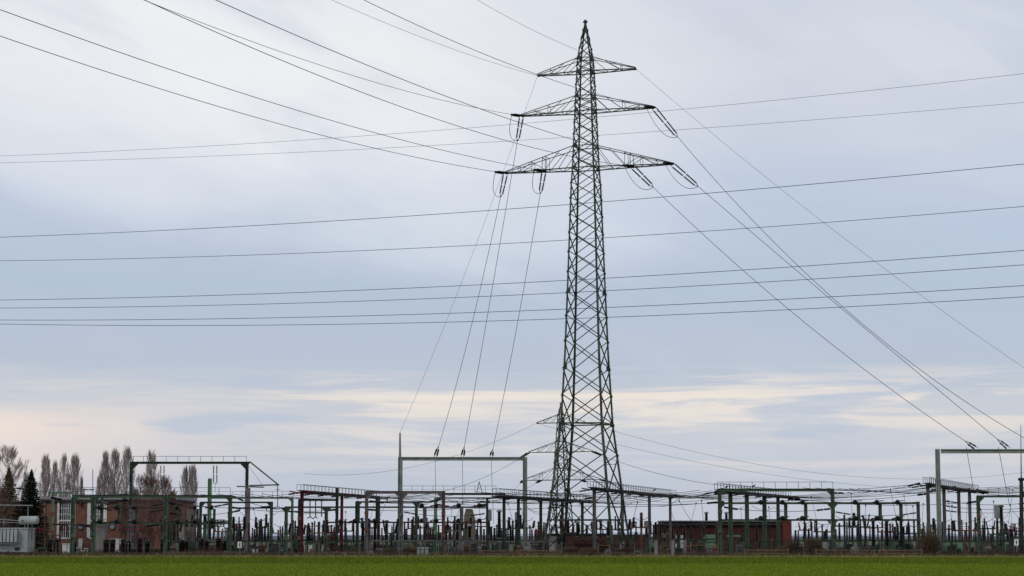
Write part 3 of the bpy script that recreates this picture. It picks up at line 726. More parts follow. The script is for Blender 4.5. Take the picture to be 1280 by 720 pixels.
# receding walkways: beam + railing + posts + stub crossarms with strings
def walkway(label, pa, ya, Ya, pb, yb, m, posts, mp, rail=True, group='railed walkways running away from the camera', rh=.52, arms=True, seed=0, low=None):
    z = P(640, ya, Ya).z; Yb = Ya * (P(640, ya, Ya).z - CAMZ) / max(.5, (P(640, yb, Ya).z - CAMZ))
    A = Vector((PX(pa, Ya, z), Ya, z)); B = Vector((PX(pb, Yb, z), Yb, z)); rt = root('walkway', (A.x, A.y, 0), label, 'walkway', group)
    d = (B - A).normalized(); s_ = d.cross(Vector((0, 0, 1))).normalized()
    mb = MB().bar(A, B, .5, .06)
    mb.build('deck', DARK, rt); MB().hbeam(A + Vector((0, 0, -.16)), B + Vector((0, 0, -.16)), .2, .3, (0, 0, 1)).build('beam', m, rt)
    if rail:
        for q in (-1, 1): railing(rt, A + s_ * q * .27, B + s_ * q * .27, rh, 1.1, GREY)
    for px, wd in posts:
        # find the spot on the walkway line in this pixel column
        lo, hi = 0, 1
        for _ in range(40):
            t = (lo + hi) / 2; q = A.lerp(B, t)
            if PX(px, q.y, 2) > q.x: lo = t
            else: hi = t
        q = A.lerp(B, t); zz_ = z - .27
        MB().hbeam((q.x, q.y, -.05), (q.x, q.y, zz_), wd, wd * .9, (1, 0, 0)).build('post', mp, rt)
        if low: MB().box(q.x - wd * .75, q.x + wd * .75, q.y - wd * .7, q.y + wd * .7, -.05, low).build('post_foot', LGREEN, rt)
        MB().bar((q.x, q.y, zz_ + .03), q + s_ * 1.1 + Vector((0, 0, -.05)), .1, .1).bar((q.x, q.y, zz_ + .03), q - s_ * 1.1 + Vector((0, 0, -.05)), .1, .1).build('cross_bracket', m, rt)
    return rt, A, B, s_, z
W = []
W.append(('the maroon walkway', walkway('maroon to green railed walkway receding from the maroon column', 375, 613, 176, 474, 620.5, MAROON, [(377, .28), (427, .26), (473, .3)], MAROON, rh=.5)))
W.append(('the green walkway left of the pylon', walkway('green railed walkway on slim columns receding behind the pylon\'s left leg', 620, 618.5, 173, 740, 626, DARK, [(630, .27), (648, .27), (676, .27), (703, .27), (728, .27)], DGREEN)))
W.append(('the grey walkway right of the pylon', walkway('railed walkway on mauve-grey columns between the pylon and the brick switch house', 738, 609, 178, 842, 619.5, DARK, [(743, .3), (778, .28), (812, .28), (838, .27)], MGREY)))
W.append(('the green walkway of the right gantry', walkway('railed walkway receding inside the green right gantry', 897, 612, 173, 985, 620, DARK, [(913.5, .34), (934, .34), (956, .36), (973, .3)], GREEN)))
W.append(('the far right walkway', walkway('railed walkway on mauve-grey columns with pale green feet near the right edge', 1158, 604, 176, 1220, 613.5, DARK, [(1161, .27), (1181, .27), (1199.5, .27), (1213, .27)], MGREY, low=1.05)))

# right green gantries
gantry('double-height green portal with a railed top beam at the right', 171, GREEN, [(899.5, 611, .3), (1040.5, 611, .28)],
       [(898, 1042, 612.5, .24), (900, 1147, 629, .17), (900, 1147, 650, .15)], GG,
       [(982, 629, 650, .26), (1007, 629, 650, .26), (1073, 629, 650, .26), (1100, 629, 650, .26), (1126, 629, 650, .26)], [(897, 1041, 611, .55)], .3)
gantry('end column of the ladder-like green beam', 171.3, GREEN, [(1147.5, 627, .25)], [], GG, [], [], .3)
gantry('green railed gantry at the far right edge', 174, GREEN, [(1222.5, 620, .27), (1345, 620, .27)], [(1221, 1346, 620.5, .18)], GG, [], [(1222, 1340, 619, .6)], .4)
x = PX(1276.5, 172, 2)
mb = MB().tube([(x, 172, -.05), P(1276.5, 598, 172)], .19, 8, .15); t_ = mb.thing('dark_mast', DARK, 'tall dark tubular mast with a thin spike at the right edge', 'mast', origin=(x, 172, 0))
MB().tube([P(1276.5, 598, 172), P(1276, 531, 172)], .05, 6, .02).build('spike', DARK, t_)
MB().lathe([(.2, 0), (.27, .05), (.27, .18), (.15, .26)], 8, P(1276.5, 601, 172)).build('collar', DARK, t_)

# ------------------------------------------------------------------ tensioned busbar conductors with strings, crossing the walkways
def bus_span(A, B, sag, lab, grp='overhead busbar conductors of the yard', r=.02, sA=True, sB=True):
    A = Vector(A); B = Vector(B); d = (B - A).normalized(); pts = wire_pts(A, B, sag, 24)
    rt = root('busbar_conductor', A, lab, 'conductor', grp)
    MB().tube(pts, r, 4).build('cable', WIRE, rt)
    for on, i, j in ((sA, 0, 1), (sB, -1, -2)):
        if on:
            e = (pts[j] - pts[i]).normalized(); string_between(rt, pts[i], pts[i] + e * 1.25, 1.0)
    return rt
k = 0
for wn_, (rt_, A, B, s_, z) in W:
    n_ = 6
    for i in range(n_):
        q = A.lerp(B, (i + .4) / n_); k += 1
        side = -1 if i % 2 else 1
        for sd_, nm in ((1, 'nearer'), (-1, 'farther')):
            L_ = 9.0 if sd_ > 0 else 11.0
            if wn_ == 'the far right walkway' and sd_ > 0: L_ = 7
            e = q + s_ * sd_ * L_ + Vector((0, 0, -.25 + .1 * i))
            bus_span(q + s_ * sd_ * .3 + Vector((0, 0, -.12)), e, .35, 'sagging conductor, %s side of %s, %s along' % (nm, wn_, ORDW[i]), sB=False)
# long shallow spans seen between the gantries
LS = [(64, 622, 190, 160, 625, 186), (118, 627, 178, 208, 629, 178), (122, 634, 178, 205, 637, 180), (98, 656, 178, 200, 655, 176), (210, 627, 178, 286, 630, 180), (212, 641, 186, 300, 638, 190), (462, 626, 178, 552, 624, 180), (505, 640, 186, 606, 642, 186), (905, 634, 178, 1038, 636, 180), (1045, 640, 186, 1145, 641, 184),
      (700, 625, 182, 898, 628, 190), (690, 631, 186, 905, 627, 192), (836, 620, 192, 899, 613, 176), (836, 621.5, 194, 899, 616, 178), (842, 619, 190, 903, 611, 174),
      (985, 621, 190, 1173, 613, 200), (985, 624, 190, 1161, 617, 196), (1041, 628, 186, 1222, 627, 196), (985, 622, 186, 1147, 628.5, 178), (1150, 604, 190, 1040, 616, 196),
      (1180, 626, 196, 1290, 628, 196), (1180, 632, 204, 1290, 634, 204), (1180, 638, 210, 1290, 637, 210), (1220, 612, 190, 1290, 613, 186), (1218, 614, 196, 1290, 616, 190),
      (288, 634, 190, 420, 637, 200), (290, 620, 196, 375, 640, 200), (205, 628, 190, 340, 633, 198), (545, 631, 196, 700, 634, 200), (600, 627, 200, 742, 622, 210),
      (460, 637, 190, 610, 631, 200), (66, 655, 190, 288, 651, 196), (30, 600, 230, 118, 612, 230), (20, 610, 240, 160, 618, 236)]
for i, (xa, ya, Ya, xb, yb, Yb) in enumerate(sorted(LS)):
    o_, w_ = where(xa, 'span')
    bus_span(P(xa, ya, Ya), P(xb, yb, Yb), .3, '%s long conductor starting %s' % (o_, w_), 'long conductors between the gantries', .022, True, True)

# ------------------------------------------------------------------ posts insulators on stands, seen in rows
XS = [318, 321, 324, 327.5, 331, 335, 347.6, 350, 353, 356.5, 366, 369, 384, 387, 390, 393, 399, 403, 407, 414, 418, 432.6, 442, 462.5, 473, 492, 496, 505.5, 508.5, 515, 518, 525, 530, 535, 538, 541, 548,
      563, 567, 597, 601, 605, 614, 618, 621, 627, 635, 638, 641, 645, 665, 670, 673, 680, 717, 733, 751, 759, 775, 789,
      831, 841, 847, 855.5, 863.5, 875, 880, 896, 928, 946, 963, 994.5, 998, 1006, 1011, 1015, 1021, 1028, 1032.6, 1044, 1049.5, 1059, 1062, 1066, 1073, 1076, 1082,
      1102, 1113, 1119, 1122, 1136, 1143, 1153, 1164, 1170, 1177.6, 1186.7, 1190.4, 1203, 1208.5, 1211.7, 1220, 1226.5, 1229.5, 1241.5, 1255, 1260, 1266,
      210, 217, 222, 244, 247, 262, 285, 292, 296, 300, 305, 311]
XS.sort(); clusters = []; cur = []
for x in XS:
    if cur and (x - cur[-1] > 7.5 or len(cur) == 3): clusters.append(cur); cur = []
    cur.append(x)
clusters.append(cur)
TOPS = []
for ci, c in enumerate(clusters):
    Y = (188, 201, 194, 210)[ci % 4]; o_, w_ = where(c[0], 'disc'); red = R.random() < .22
    zb = P(640, R.uniform(675.5, 678.5), Y).z
    rt = root('post_insulator_stand', (PX(c[0], Y, 0), Y, 0), '%s %s on a green stand, %s %s' % ('red-brown' if red else 'dark', {1: 'insulator', 2: 'insulator pair', 3: 'insulator trio'}[len(c)], o_, w_), 'insulator', 'post insulators on stands')
    xs = [PX(p, Y, zb) for p in c]
    a, b = xs[0] - .22, xs[-1] + .22
    MB().bar((a, Y, zb - .07), (b, Y, zb - .07), .14, .14).build('cross_beam', GREEN, rt)
    for x in ({xs[0], xs[-1]}):
        MB().bar((x, Y, -.02), (x, Y, zb - .142), .13, .13).build('leg', LGREEN if R.random() < .2 else DGREEN, rt)
    for x, p in zip(xs, c):
        h = P(640, R.uniform(651, 664), Y).z - zb
        inst('post_insulator', ME_POSTR if red else ME_POST, rt, (x, Y, zb), (k_ := R.uniform(1.35, 2.3), k_, h)); TOPS.append((p, Vector((x, Y, zb + h * 1.08))))
    if len(xs) > 1: 
        zc = zb + .98 * min(P(640, 658, Y).z - zb, 9)
        MB().bar((xs[0] - .05, Y - .02, zc), (xs[-1] + .25, Y - .02, zc + .05), .035, .035).build('switch_arm', GREY, rt)
# thick dark bushings on pedestals
for px, yt, yb, m_ in ((453.5, 654, 680, DGREEN), (468.5, 654, 688, DGREEN), (483, 653, 676, GREEN), (557, 657, 676, GREY), (571.5, 655, 677, GREY), (587, 658, 672, GREY), (624, 640, 672, GREY),
                       (722, 654, 670, GREY), (761, 652, 676, GREY), (1092, 652, 683, GREEN), (1109, 652, 683, GREEN), (1127, 652, 684, GREEN), (1252, 634, 652, GREEN), (883, 642, 651, GREY), (908, 642, 651, GREY), (300.5, 664, 676, GREY), (256, 645, 655, GREEN)):
    Y = 186 if px < 800 else 184; 
    if px in (883, 908): Y = 228
    o_, w_ = where(px, 'bush'); zt, zb = P(640, yt, Y).z, P(640, yb, Y).z; x = PX(px, Y, zb)
    rt = root('instrument_transformer', (x, Y, 0), 'thick black ribbed bushing on pedestal, %s %s' % (o_, w_), 'bushing', 'thick black bushings')
    inst('bushing', ME_BUSH, rt, (x, Y, zb), (1, 1, zt - zb)); MB().lathe([(.2, 0), (.24, .03), (.24, .12), (.1, .2)], 10, (x, Y, zt)).build('head', m_ if m_ is not GREY else HEAD, rt)
    MB().hbeam((x, Y, -.02), (x, Y, zb - .1), .26, .22, (1, 0, 0)).box(x - .26, x + .26, Y - .22, Y + .22, zb - .1, zb).build('pedestal', m_, rt)
# grey-headed current transformers
for px, yt, ym, yb, wd, mc, lab in ((611.5, 637, 651, 690, .23, BROWN, 'grey-headed transformer column on a rusty pillar behind the green walkway'),
                               (788.5, 652, 661, 690, .22, MGREY, 'grey-headed transformer column just right of the big pylon\'s right foot'),
                               (808.5, 651, 659, 690, .25, MGREY, 'stout grey-headed transformer column left of the dark brick switch house'),
                               (761.5, 652, 659, 690, .2, MGREY, 'grey-headed transformer column between the big pylon\'s right legs'),
                               (795, 652, 654, 690, .13, DARK, 'slim round-headed column right of the big pylon'),
                               (1246.5, 631, 648, 690, .26, GREEN, 'tall light grey transformer head under the far right gantry'),
                               (645.5, 640, 652, 690, .15, BROWN, 'narrow pale-headed column behind the green walkway columns')):
    Y = 192; zt, zm = P(640, yt, Y).z, P(640, ym, Y).z; x = PX(px, Y, zm); rt = root('current_transformer', (x, Y, 0), lab, 'transformer', 'grey-headed current transformers')
    MB().lathe([(wd * .8, 0), (wd, .06), (wd, (zt - zm) - .1), (wd * .75, zt - zm)], 14, (x, Y, zm)).build('head', HEAD, rt)
    zi = zm - (zm - .9) * .55
    inst('bushing', ME_BUSH, rt, (x, Y, zi), (.62 * wd / .23, .62 * wd / .23, zm - zi))
    MB().hbeam((x, Y, -.02), (x, Y, zi), wd * 1.1, wd, (1, 0, 0)).build('pedestal', mc, rt)
# hanging dropper wires onto the insulators
dr = [(849, 626, 870), (870, 629, 868), (877, 626, 879), (1014, 621, 1022), (1064, 617, 1066), (1113, 612, 1121), (1130, 620, 1136), (1141, 633, 1143), (1154, 630, 1153), (1185, 626, 1190), (1190, 632, 1192), (1209, 629, 1208), (1242, 627, 1242),
      (797, 628, 806), (797, 627, 790), (333, 636, 331), (317, 636, 322), (432, 640, 430), (470, 620, 466), (484, 625, 480), (578, 628, 571), (598, 628, 600), (565, 634, 563), (651, 636, 664), (635, 630, 641), (545, 624, 541), (1045, 630, 1038), (1082, 632, 1087), (1263, 632, 1275), (1226, 637, 1235), (1266, 612, 1263), (838, 636, 845), (926, 636, 928), (961, 634, 963)]
dr.sort()
for px, yt, px2 in dr:
    o_, w_ = where(px, 'drop'); best = min(TOPS, key=lambda t: abs(t[0] - px2)); tgt = best[1]
    A = P(px, yt, tgt.y)
    t_ = wire(A, tgt, 0.0 if abs(best[0] - px) < 12 else .3, .017, '%s thin dropper wire %s' % (o_, w_), 'thin dropper wires', 6, 'dropper_cable', 'cable')
    MB().lathe([(.02, -.1), (.06, -.05), (.06, .05), (.02, .1)], 6, A).build('clamp', DARK, t_)
# loops of wire drooping between neighbouring bushings
lp_ = [(333, 636, 347, 640), (300, 640, 332, 650), (446, 640, 462, 655), (648, 622, 675, 640), (660, 636, 690, 640), (755, 628, 790, 629), (820, 632, 850, 622), (1112, 655, 1128, 656), (1225, 634, 1234, 646), (1263, 636, 1250, 648), (1265, 637, 1283, 648), (1170, 620, 1199, 628), (940, 632, 968, 634), (905, 632, 930, 633), (968, 634, 985, 632), (722, 630, 742, 625), (1010, 655, 1030, 656), (1050, 656, 1073, 655), (560, 655, 577, 655), (395, 655, 403, 656)]
lp_.sort()
for a_, b_, c_, d_ in lp_:
    o_, w_ = where(a_, 'loop'); Y = 190
    wire(P(a_, b_, Y), P(c_, d_, Y), .35, .017, '%s slack loop of wire %s' % (o_, w_), 'slack wire loops', 12, 'slack_cable', 'cable')
# U-shaped hanging connector under the dark portal
rt = root('hanging_connector', P(391, 627, 180), 'U-shaped hanging busbar connector with three yellow-tipped rods by the maroon column', 'connector')
for px in (387.5, 394.5, 402): MB().tube([P(px, 628, 180), P(px, 646, 180)], .05, 6).build('rod', GREEN, rt); MB().bar(P(px - 1.2, 627, 180), P(px + 1.2, 627, 180), .1, .08).build('clamp', RUSTW, rt)
MB().tube([P(384, 648, 180), P(388, 646, 180), P(391, 648.5, 180), P(394.5, 646, 180), P(397, 648, 180)], .05, 6).build('cross_link', DARK, rt)

# ------------------------------------------------------------------ dark barrel breakers at the front left
BX = [62, 70, 92, 132.5, 140.5, 154, 160, 174.5, 184, 203.5, 227, 232, 251.5, 257.5, 273, 280, 208]
BX.sort()
ME_BAR = MB().lathe([(.16, 0), (.2, .02), (.2, .12)] + [(r_ * 1.0, .14 + .72 * i / 16) for i, r_ in enumerate([.17, .215] * 8)] + [(.2, .88), (.2, .96), (.12, 1.0)], 12).mesh('barrel', INS)
for px in BX:
    Y = 174 + (px * 7 % 5); o_, w_ = where(px, 'barrel'); zt = P(640, 678 - (px * 3 % 4), Y).z; x = PX(px, Y, .5)
    rt = root('circuit_breaker', (x, Y, 0), 'squat black ribbed barrel, %s %s' % (o_, w_), 'breaker', 'black breaker barrels')
    inst('barrel', ME_BAR, rt, (x, Y, .18), (1.3, 1.3, zt - .02)); MB().box(x - .28, x + .28, Y - .25, Y + .25, -.02, .18).build('base', CONC, rt)
    MB().tube([(x, Y, zt), (x + .02, Y, zt + .55)], .045, 6).build('terminal', GREY, rt)
# maroon framed switch drives
for px, wd, yt in ((50, 14, 661), (70, 12, 669), (80, 10, 657), (152, 7, 657), (165, 8, 657), (178, 8, 657), (168, 7, 670), (180, 9, 672), (276, 10, 650), (300, 14, 655), (270, 5, 650), (285, 8, 660), (190, 6, 672), (1267, 6, 655), (1271, 7, 660), (1251, 3, 662), (1263, 4, 662), (672, 9, 664)):
    Y = 184; o_, w_ = where(px, 'mar'); z = P(640, yt, Y).z; x0, x1 = PX(px - wd / 2, Y, z), PX(px + wd / 2, Y, z)
    rt = root('switch_drive', (x0, Y, 0), 'maroon frame with insulators, %s %s' % (o_, w_), 'switch', 'maroon switch frames')
    MB().bar((x0, Y, z), (x1, Y, z), .09, .09).bar((x0, Y, z - .3), (x1, Y, z - .3), .07, .07).build('frame', MAROON, rt)
    for i in range(3):
        x = x0 + (x1 - x0) * (.15 + .35 * i); inst('insulator', ME_POST, rt, (x, Y + .05, z - .55), (.9, .9, .55))
    MB().bar((x0 + .1, Y, z - .58), (x1 - .1, Y, z - .58), .1, .06).build('lower_rail', DARK, rt)
    for x in (x0 + .06, x1 - .06): MB().bar((x, Y + .1, -.02), (x, Y + .1, z - .03), .06, .06).build('leg', DARK if px % 2 else WOOD, rt)

# ------------------------------------------------------------------ support rails, cabinets, odds and ends
for a_, b_, y_, m_, lab in ((300, 378, 676.5, DGREEN, 'long green cable rail on short legs left of the maroon column'), (382, 458, 677, DGREEN, 'dark green cable rail between the maroon column and the grey gantry'),
                       (462, 610, 676, MGREY, 'grey cable rail under the grey gantry'), (612, 700, 677, MGREY, 'grey cable rail left of the big pylon\'s feet'), (708, 830, 673, DGREEN, 'green cable rail running behind the big pylon'),
                       (832, 898, 674, DGREEN, 'green cable rail in front of the dark brick switch house'), (905, 985, 677, DGREEN, 'green cable rail between the right gantry columns'), (988, 1145, 675.5, DGREEN, 'long green cable rail below the ladder-like beam'), (1155, 1290, 676.5, DGREEN, 'dark green cable rail near the right edge'),
                       (205, 298, 678, DGREEN, 'dark green cable rail behind the front green gantry\'s right half')):
    Y = 184; z = P(640, y_, Y).z; A = Vector((PX(a_, Y, z), Y, z)); B = Vector((PX(b_, Y, z), Y, z))
    rt = root('cable_rail', (A.x, Y, 0), lab, 'cable rail', 'cable rails'); MB().bar(A, B, .16, .13).build('rail', m_, rt)
    n_ = max(2, int((B - A).length / 1.15))
    for i in range(n_ + 1):
        q = A.lerp(B, i / n_); MB().bar((q.x, Y, -.02), (q.x, Y, z - .07), .09, .09).build('leg', (m_, DGREEN, DARK, GREEN, DARK, DGREEN, LGREEN)[i % 7], rt)
        if i % 2: MB().box(q.x - .14, q.x + .14, Y - .12, Y + .12, z + .07, z + .07 + .16 * (1 + i % 3)).build('junction_box', (DGREEN, DARK, DARK, MGREY)[i % 4], rt)
CABS = [(119, 653, 690, 6.5, CONC, 204, 'tall grey concrete pier in front of the left brick building'), (226, 657, 690, 4, CONC, 212, 'grey concrete pier behind the front green gantry'),
        (238, 638, 690, 4.5, TAN, 214, 'tan stained concrete pier beside the grey one'), (575, 655, 690, 2.2, TAN, 200, 'narrow brown pier left of the tapering tan pier')]
for px, yt, yb, hwd, m_, Y, lab in CABS:
    px = px + (6 if px == 119 else 0); z = P(640, yt, Y).z; x0, x1 = PX(px - hwd, Y, z), PX(px + hwd, Y, z)
    mb = MB().box(x0, x1, Y, Y + 1.2, -.02, z); t_ = mb.thing('concrete_pier', m_, lab, 'pier', 'concrete piers', (x0, Y, 0)); MB().box(x0 - .05, x1 + .05, Y - .05, Y + 1.25, z, z + .08).build('coping', CONC, t_)
Y = 206; q = [(PX(580, Y, 2), 0), (PX(594.5, Y, 2), 0), (PX(594, Y, 3), P(640, 650, Y).z), (PX(591, Y, 4), P(640, 638, Y).z), (PX(582, Y, 4), P(640, 637, Y).z), (PX(580, Y, 3), P(640, 644, Y).z)]
t_ = MB().prism(q, Y, Y + 1.4).thing('concrete_pier', TAN, 'tan concrete pier tapering to a narrow top, right of the rusty column', 'pier', 'concrete piers', (q[0][0], Y, 0))
MB().prism([(a_[0], a_[1]) for a_ in ((PX(581.5, Y, 4), P(640, 637.2, Y).z), (PX(591.5, Y, 4), P(640, 638.2, Y).z), (PX(590, Y, 4), P(640, 636.2, Y).z), (PX(583, Y, 4), P(640, 635.8, Y).z))], Y - .04, Y + 1.44).build('cap', CONC, t_)
def cabinet(px, yt, wd, m_, lab, Y=180, door=True, yb=None):
    z = P(640, yt, Y).z; x0, x1 = PX(px - wd / 2, Y, z), PX(px + wd / 2, Y, z); z0 = .1 if yb is None else P(640, yb, Y).z
    rt = root('control_cabinet', ((x0 + x1) / 2, Y, 0), lab, 'cabinet', 'control cabinets')
    MB().box(x0, x1, Y, Y + .6, z0, z).build('body', m_, rt); MB().box(x0 - .04, x1 + .04, Y - .05, Y + .64, z, z + .05).build('roof', m_, rt)
    if z0 < .2: MB().box(x0 + .03, x1 - .03, Y + .04, Y + .56, -.02, z0).build('plinth', CONC, rt)
    else:
        for x in (x0 + .05, x1 - .05): MB().bar((x, Y + .3, -.02), (x, Y + .3, z0), .06, .06).build('leg', GREY, rt)
    if door:
        dr_ = MB().box(x0 + .05, x1 - .05, Y - .02, Y + .01, z0 + .06, z - .06).build('door', m_, rt)
        MB().box(x1 - .13, x1 - .10, Y - .045, Y - .02, (z0 + z) / 2 - .06, (z0 + z) / 2 + .06).build('handle', DARK, dr_)
for i, (px, yt, wd, m_, lab) in enumerate([(145, 674, 16, WHITE, 'low white van-like shed with rounded top behind the breaker barrels'), (319, 687, 7, WHITE, 'small beige cabinet low behind the rails near the bracket portal'), (334, 687, 6, WHITE, 'second small beige cabinet near the bracket portal'),
        (382, 682, 3.5, WHITE, 'white panel box just right of the maroon column'), (388, 682, 4.5, WHITE, 'second white panel box right of the maroon column'), (403, 682, 5, WHITE, 'third white panel box right of the maroon column'),
        (414, 683, 8, HEAD, 'pale cabinet behind the low green gantry\'s column'), (662, 683, 14, HEAD, 'pale grey wide cabinet behind the green walkway'), (639, 684, 4, HEAD, 'small white cabinet between two green walkway columns'),
        (734, 674, 13, TAN, 'tan utility box behind the big pylon\'s bush'), (691, 671, 9, HEAD, 'pale roof box behind the big pylon\'s left leg'), (1115, 678, 9, GREEN, 'green cabinet behind the bushings of the ladder-like beam'), (1260, 681, 10, GREEN, 'green cabinet under the far right gantry'),
        (1234, 678, 9, TAN, 'tan low box under the far right gantry'), (1067, 682, 15, HEAD, 'pale grey long tank-like box right of the double-height portal'), (1030, 678, 12, CONC, 'grey block inside the right end of the double-height portal'), (803, 688, 14, CONC, 'low grey concrete block left of the brick switch house'),
        (816, 678, 6, LGREEN, 'pale green cabinet left of the brick switch house corner'), (104, 686, 9, WHITE, 'whitish door-high box at the foot of the left brick building'), (82, 680, 8, WHITE, 'white box under the tall window'), (1013, 682, 4, RUSTW, 'small orange box behind the thick bush'), (648, 690, 8, CONC, 'low concrete block by the walkway columns'), (502, 686, 8, CONC, 'grey block at the foot of the spiked portal')]):
    cabinet(px, yt, wd, m_, lab, (196, 188, 201)[i % 3] if i else 205, i % 2 == 0)
for i, px in enumerate((523.5, 528.5, 533.5)):
    Y = 172; x = PX(px, Y, .5); z = P(640, 684, Y).z
    t_ = MB().lathe([(.15, -.02), (.16, .05), (.15, .1), (.15, z * .5), (.16, z * .52), (.15, z * .54), (.15, z - .05), (.12, z)], 12, (x, Y, 0)).thing('drum', HEAD, 'pale grey upright cylinder under the grey gantry, %s of three' % ('leftmost', 'middle', 'rightmost')[i], 'cylinder', 'three pale cylinders', (x, Y, 0))
    MB().lathe([(.17, 0), (.17, .05)], 12, (x, Y, z * .75)).build('band', GREY, t_)
# signs with a lightning mark
for px, py, h_, lab in ((299.5, 681, 7.6, 'small white warning sign with a dark arrow mark right of the front green gantry'), (1270.5, 678, 8, 'small white warning sign with dark mark left of the tall dark mast')):
    Y = 171; a_ = P(px - 2.5, py + h_ / 2, Y); b_ = P(px + 2.5, py - h_ / 2, Y)
    rt = root('warning_sign', (a_.x, Y, 0), lab, 'sign', 'white warning signs'); MB().box(a_.x, b_.x, Y - .02, Y + .01, a_.z, b_.z).build('panel', mat('sign_white', (.75, .75, .74), (.7, .7, .69), 2, .5), rt)
    cx = (a_.x + b_.x) / 2; z0 = a_.z; hh = b_.z - a_.z
    MB().prism([(cx - .03, z0 + hh * .2), (cx + .03, z0 + hh * .2), (cx + .03, z0 + hh * .55), (cx + .09, z0 + hh * .55), (cx, z0 + hh * .82), (cx - .09, z0 + hh * .55), (cx - .03, z0 + hh * .55)], Y - .03, Y - .02).build('mark', DARK, rt)
    MB().bar((cx, Y + .04, -.02), (cx, Y + .04, z0 + hh), .05, .05).build('pole', GREY, rt)
# round cable drums / pipes lying by the fence
for px, py, r_, lab in ((463, 692, .27, 'round grey ring lying at the foot of the grey gantry\'s left column'), (760, 691, .3, 'round pale ring lying by the pylon\'s near leg'), (1069, 690, .42, 'dark round tank end low in the yard right of the double-height portal'), (431, 690, .2, 'small pale round base left of the grey gantry')):
    Y = 172; q = P(px, py, Y); q.z = r_
    t_ = MB().lathe([(r_ * .55, 0), (r_, .0), (r_, .25), (r_ * .55, .25)], 16, q, (0, 1, 0)).thing('pipe_ring', CONC, lab, 'ring', None, q)
    MB().lathe([(r_ * .5, .05), (r_ * .5, .2)], 12, q, (0, 1, 0)).build('core', DARK, t_)

# ------------------------------------------------------------------ transformer at the left edge
Y = 176; z_ = lambda y: P(640, y, Y).z; x_ = lambda p: PX(p, Y, 2)
rt = root('power_transformer', (x_(8), Y, 0), 'big pale grey power transformer with ribbed radiators and a lying oil tank, left edge', 'transformer')
MB().box(x_(-22), x_(33), Y + .5, Y + 3, .3, z_(661)).build('tank', TRAFO, rt)
MB().box(x_(-22.5), x_(34), Y + .4, Y + 3.1, z_(661), z_(659.6)).build('lid', TRAFO, rt)
me = MB().box(-.11, .11, 0, .55, 0, 1).mesh('radiator_fin', TRAFO)
for i in range(9):
    x = x_(-17 + 4.6 * i)
    rp = MB(); n_ = 0
    prof_ = [(-.12, .1), (-.12, .9), (-.02, 1.0), (.1, .92), (.1, .1)]
    h = z_(661.5) - z_(679.5); b_ = z_(679.5)
    rp.prism([(x + a_ * 1.0, b_ + c_ * h) for a_, c_ in prof_], Y - .1, Y + .5).build('radiator', TRAFO, rt)
MB().box(x_(-18), x_(22), Y - .15, Y - .05, z_(680.2), z_(679)).build('radiator_rail', GREY, rt)
MB().box(x_(-18), x_(30), Y + .3, Y + 2.8, .1, .34).build('skid', DARK, rt)
for px in (-10, 4, 12, 24, 31): MB().lathe([(.16, -.1), (.16, .1)], 12, (x_(px), Y + .3, .16), (0, 1, 0)).build('wheel', DARK, rt)
q = P(36, 650.5, Y + 1); cy = MB().lathe([(.05, -.82), (.33, -.78), (.36, -.7), (.36, .7), (.33, .78), (.05, .82)], 20, q, (1, -.12, 0)).build('oil_conservator', TRAFO, rt)
MB().lathe([(.08, 0), (.08, .06)], 10, P(28.2, 651, Y + .6), (-1, 0, 0)).build('inspection_cap', DARK, rt)
MB().bar(P(40, 655, Y + 1), P(40, 676, Y + 1), .08, .08).bar(P(31, 655, Y + 1), P(31, 662, Y + 1), .1, .1).build('conservator_stand', GREY, rt)
for px in (7, 18, -4):
    inst('bushing', ME_BUSH, rt, (x_(px), Y + 1.5, z_(660)), (.55, .55, z_(647) - z_(660)))
MB().bar(P(-20, 647.5, Y + 1.4), P(26, 651, Y + 1.4), .07, .07).bar(P(-20, 652, Y + 1.3), P(26, 653.5, Y + 1.3), .05, .05).bar(P(5, 647.5, Y + 1.35), P(5, 656, Y + 1.35), .05, .05).build('pipework', HEAD, rt)
MB().box(x_(17.5), x_(23), Y + .42, Y + .52, z_(688), z_(684)).build('drain_box', DARK, rt)
MB().bar(P(-20, 631, 182), P(41, 631.8, 182), .06, .09).bar(P(35, 632, 182), P(35, 690, 182), .05, .05).bar(P(-15, 631, 182), P(-15, 690, 182), .05, .05).thing('busbar', HEAD, 'thin pale horizontal tube above the transformer at the left edge', 'busbar', origin=(P(35, 632, 182).x, 182, 0))

# ------------------------------------------------------------------ buildings
def walls(x0, x1, y0, y1, z0, z1, holes, th=.3):
    """front wall with openings (x0,x1,z0,z1), plus plain sides and back"""
    mb = MB(); xs = sorted({x0, x1} | {h[0] for h in holes} | {h[1] for h in holes}); zs = sorted({z0, z1} | {h[2] for h in holes} | {h[3] for h in holes})
    for a_, b_ in zip(xs, xs[1:]):
        for c_, d_ in zip(zs, zs[1:]):
            mx, mz = (a_ + b_) / 2, (c_ + d_) / 2
            if any(h[0] < mx < h[1] and h[2] < mz < h[3] for h in holes): continue
            mb.box(a_, b_, y0, y0 + th, c_, d_)
    mb.box(x0, x0 + th, y0 + th, y1, z0, z1); mb.box(x1 - th, x1, y0 + th, y1, z0, z1); mb.box(x0 + th, x1 - th, y1 - th, y1, z0, z1)
    return mb
Y = 245; z_ = lambda y: P(640, y, Y).z; x_ = lambda p: PX(p, Y, 3)
rt = root('brick_building', (x_(52), Y, 0), 'red-brown flat-roofed brick building with tall white-framed window, left background', 'building')
holes = [(x_(74), x_(90), z_(672), z_(628)), (x_(113), x_(129), z_(672), z_(628)), (x_(98), x_(104), .05, z_(672.5))]
walls(x_(52.5), x_(222), Y, Y + 12, -.02, z_(627), holes).build('wall', BRICK, rt)
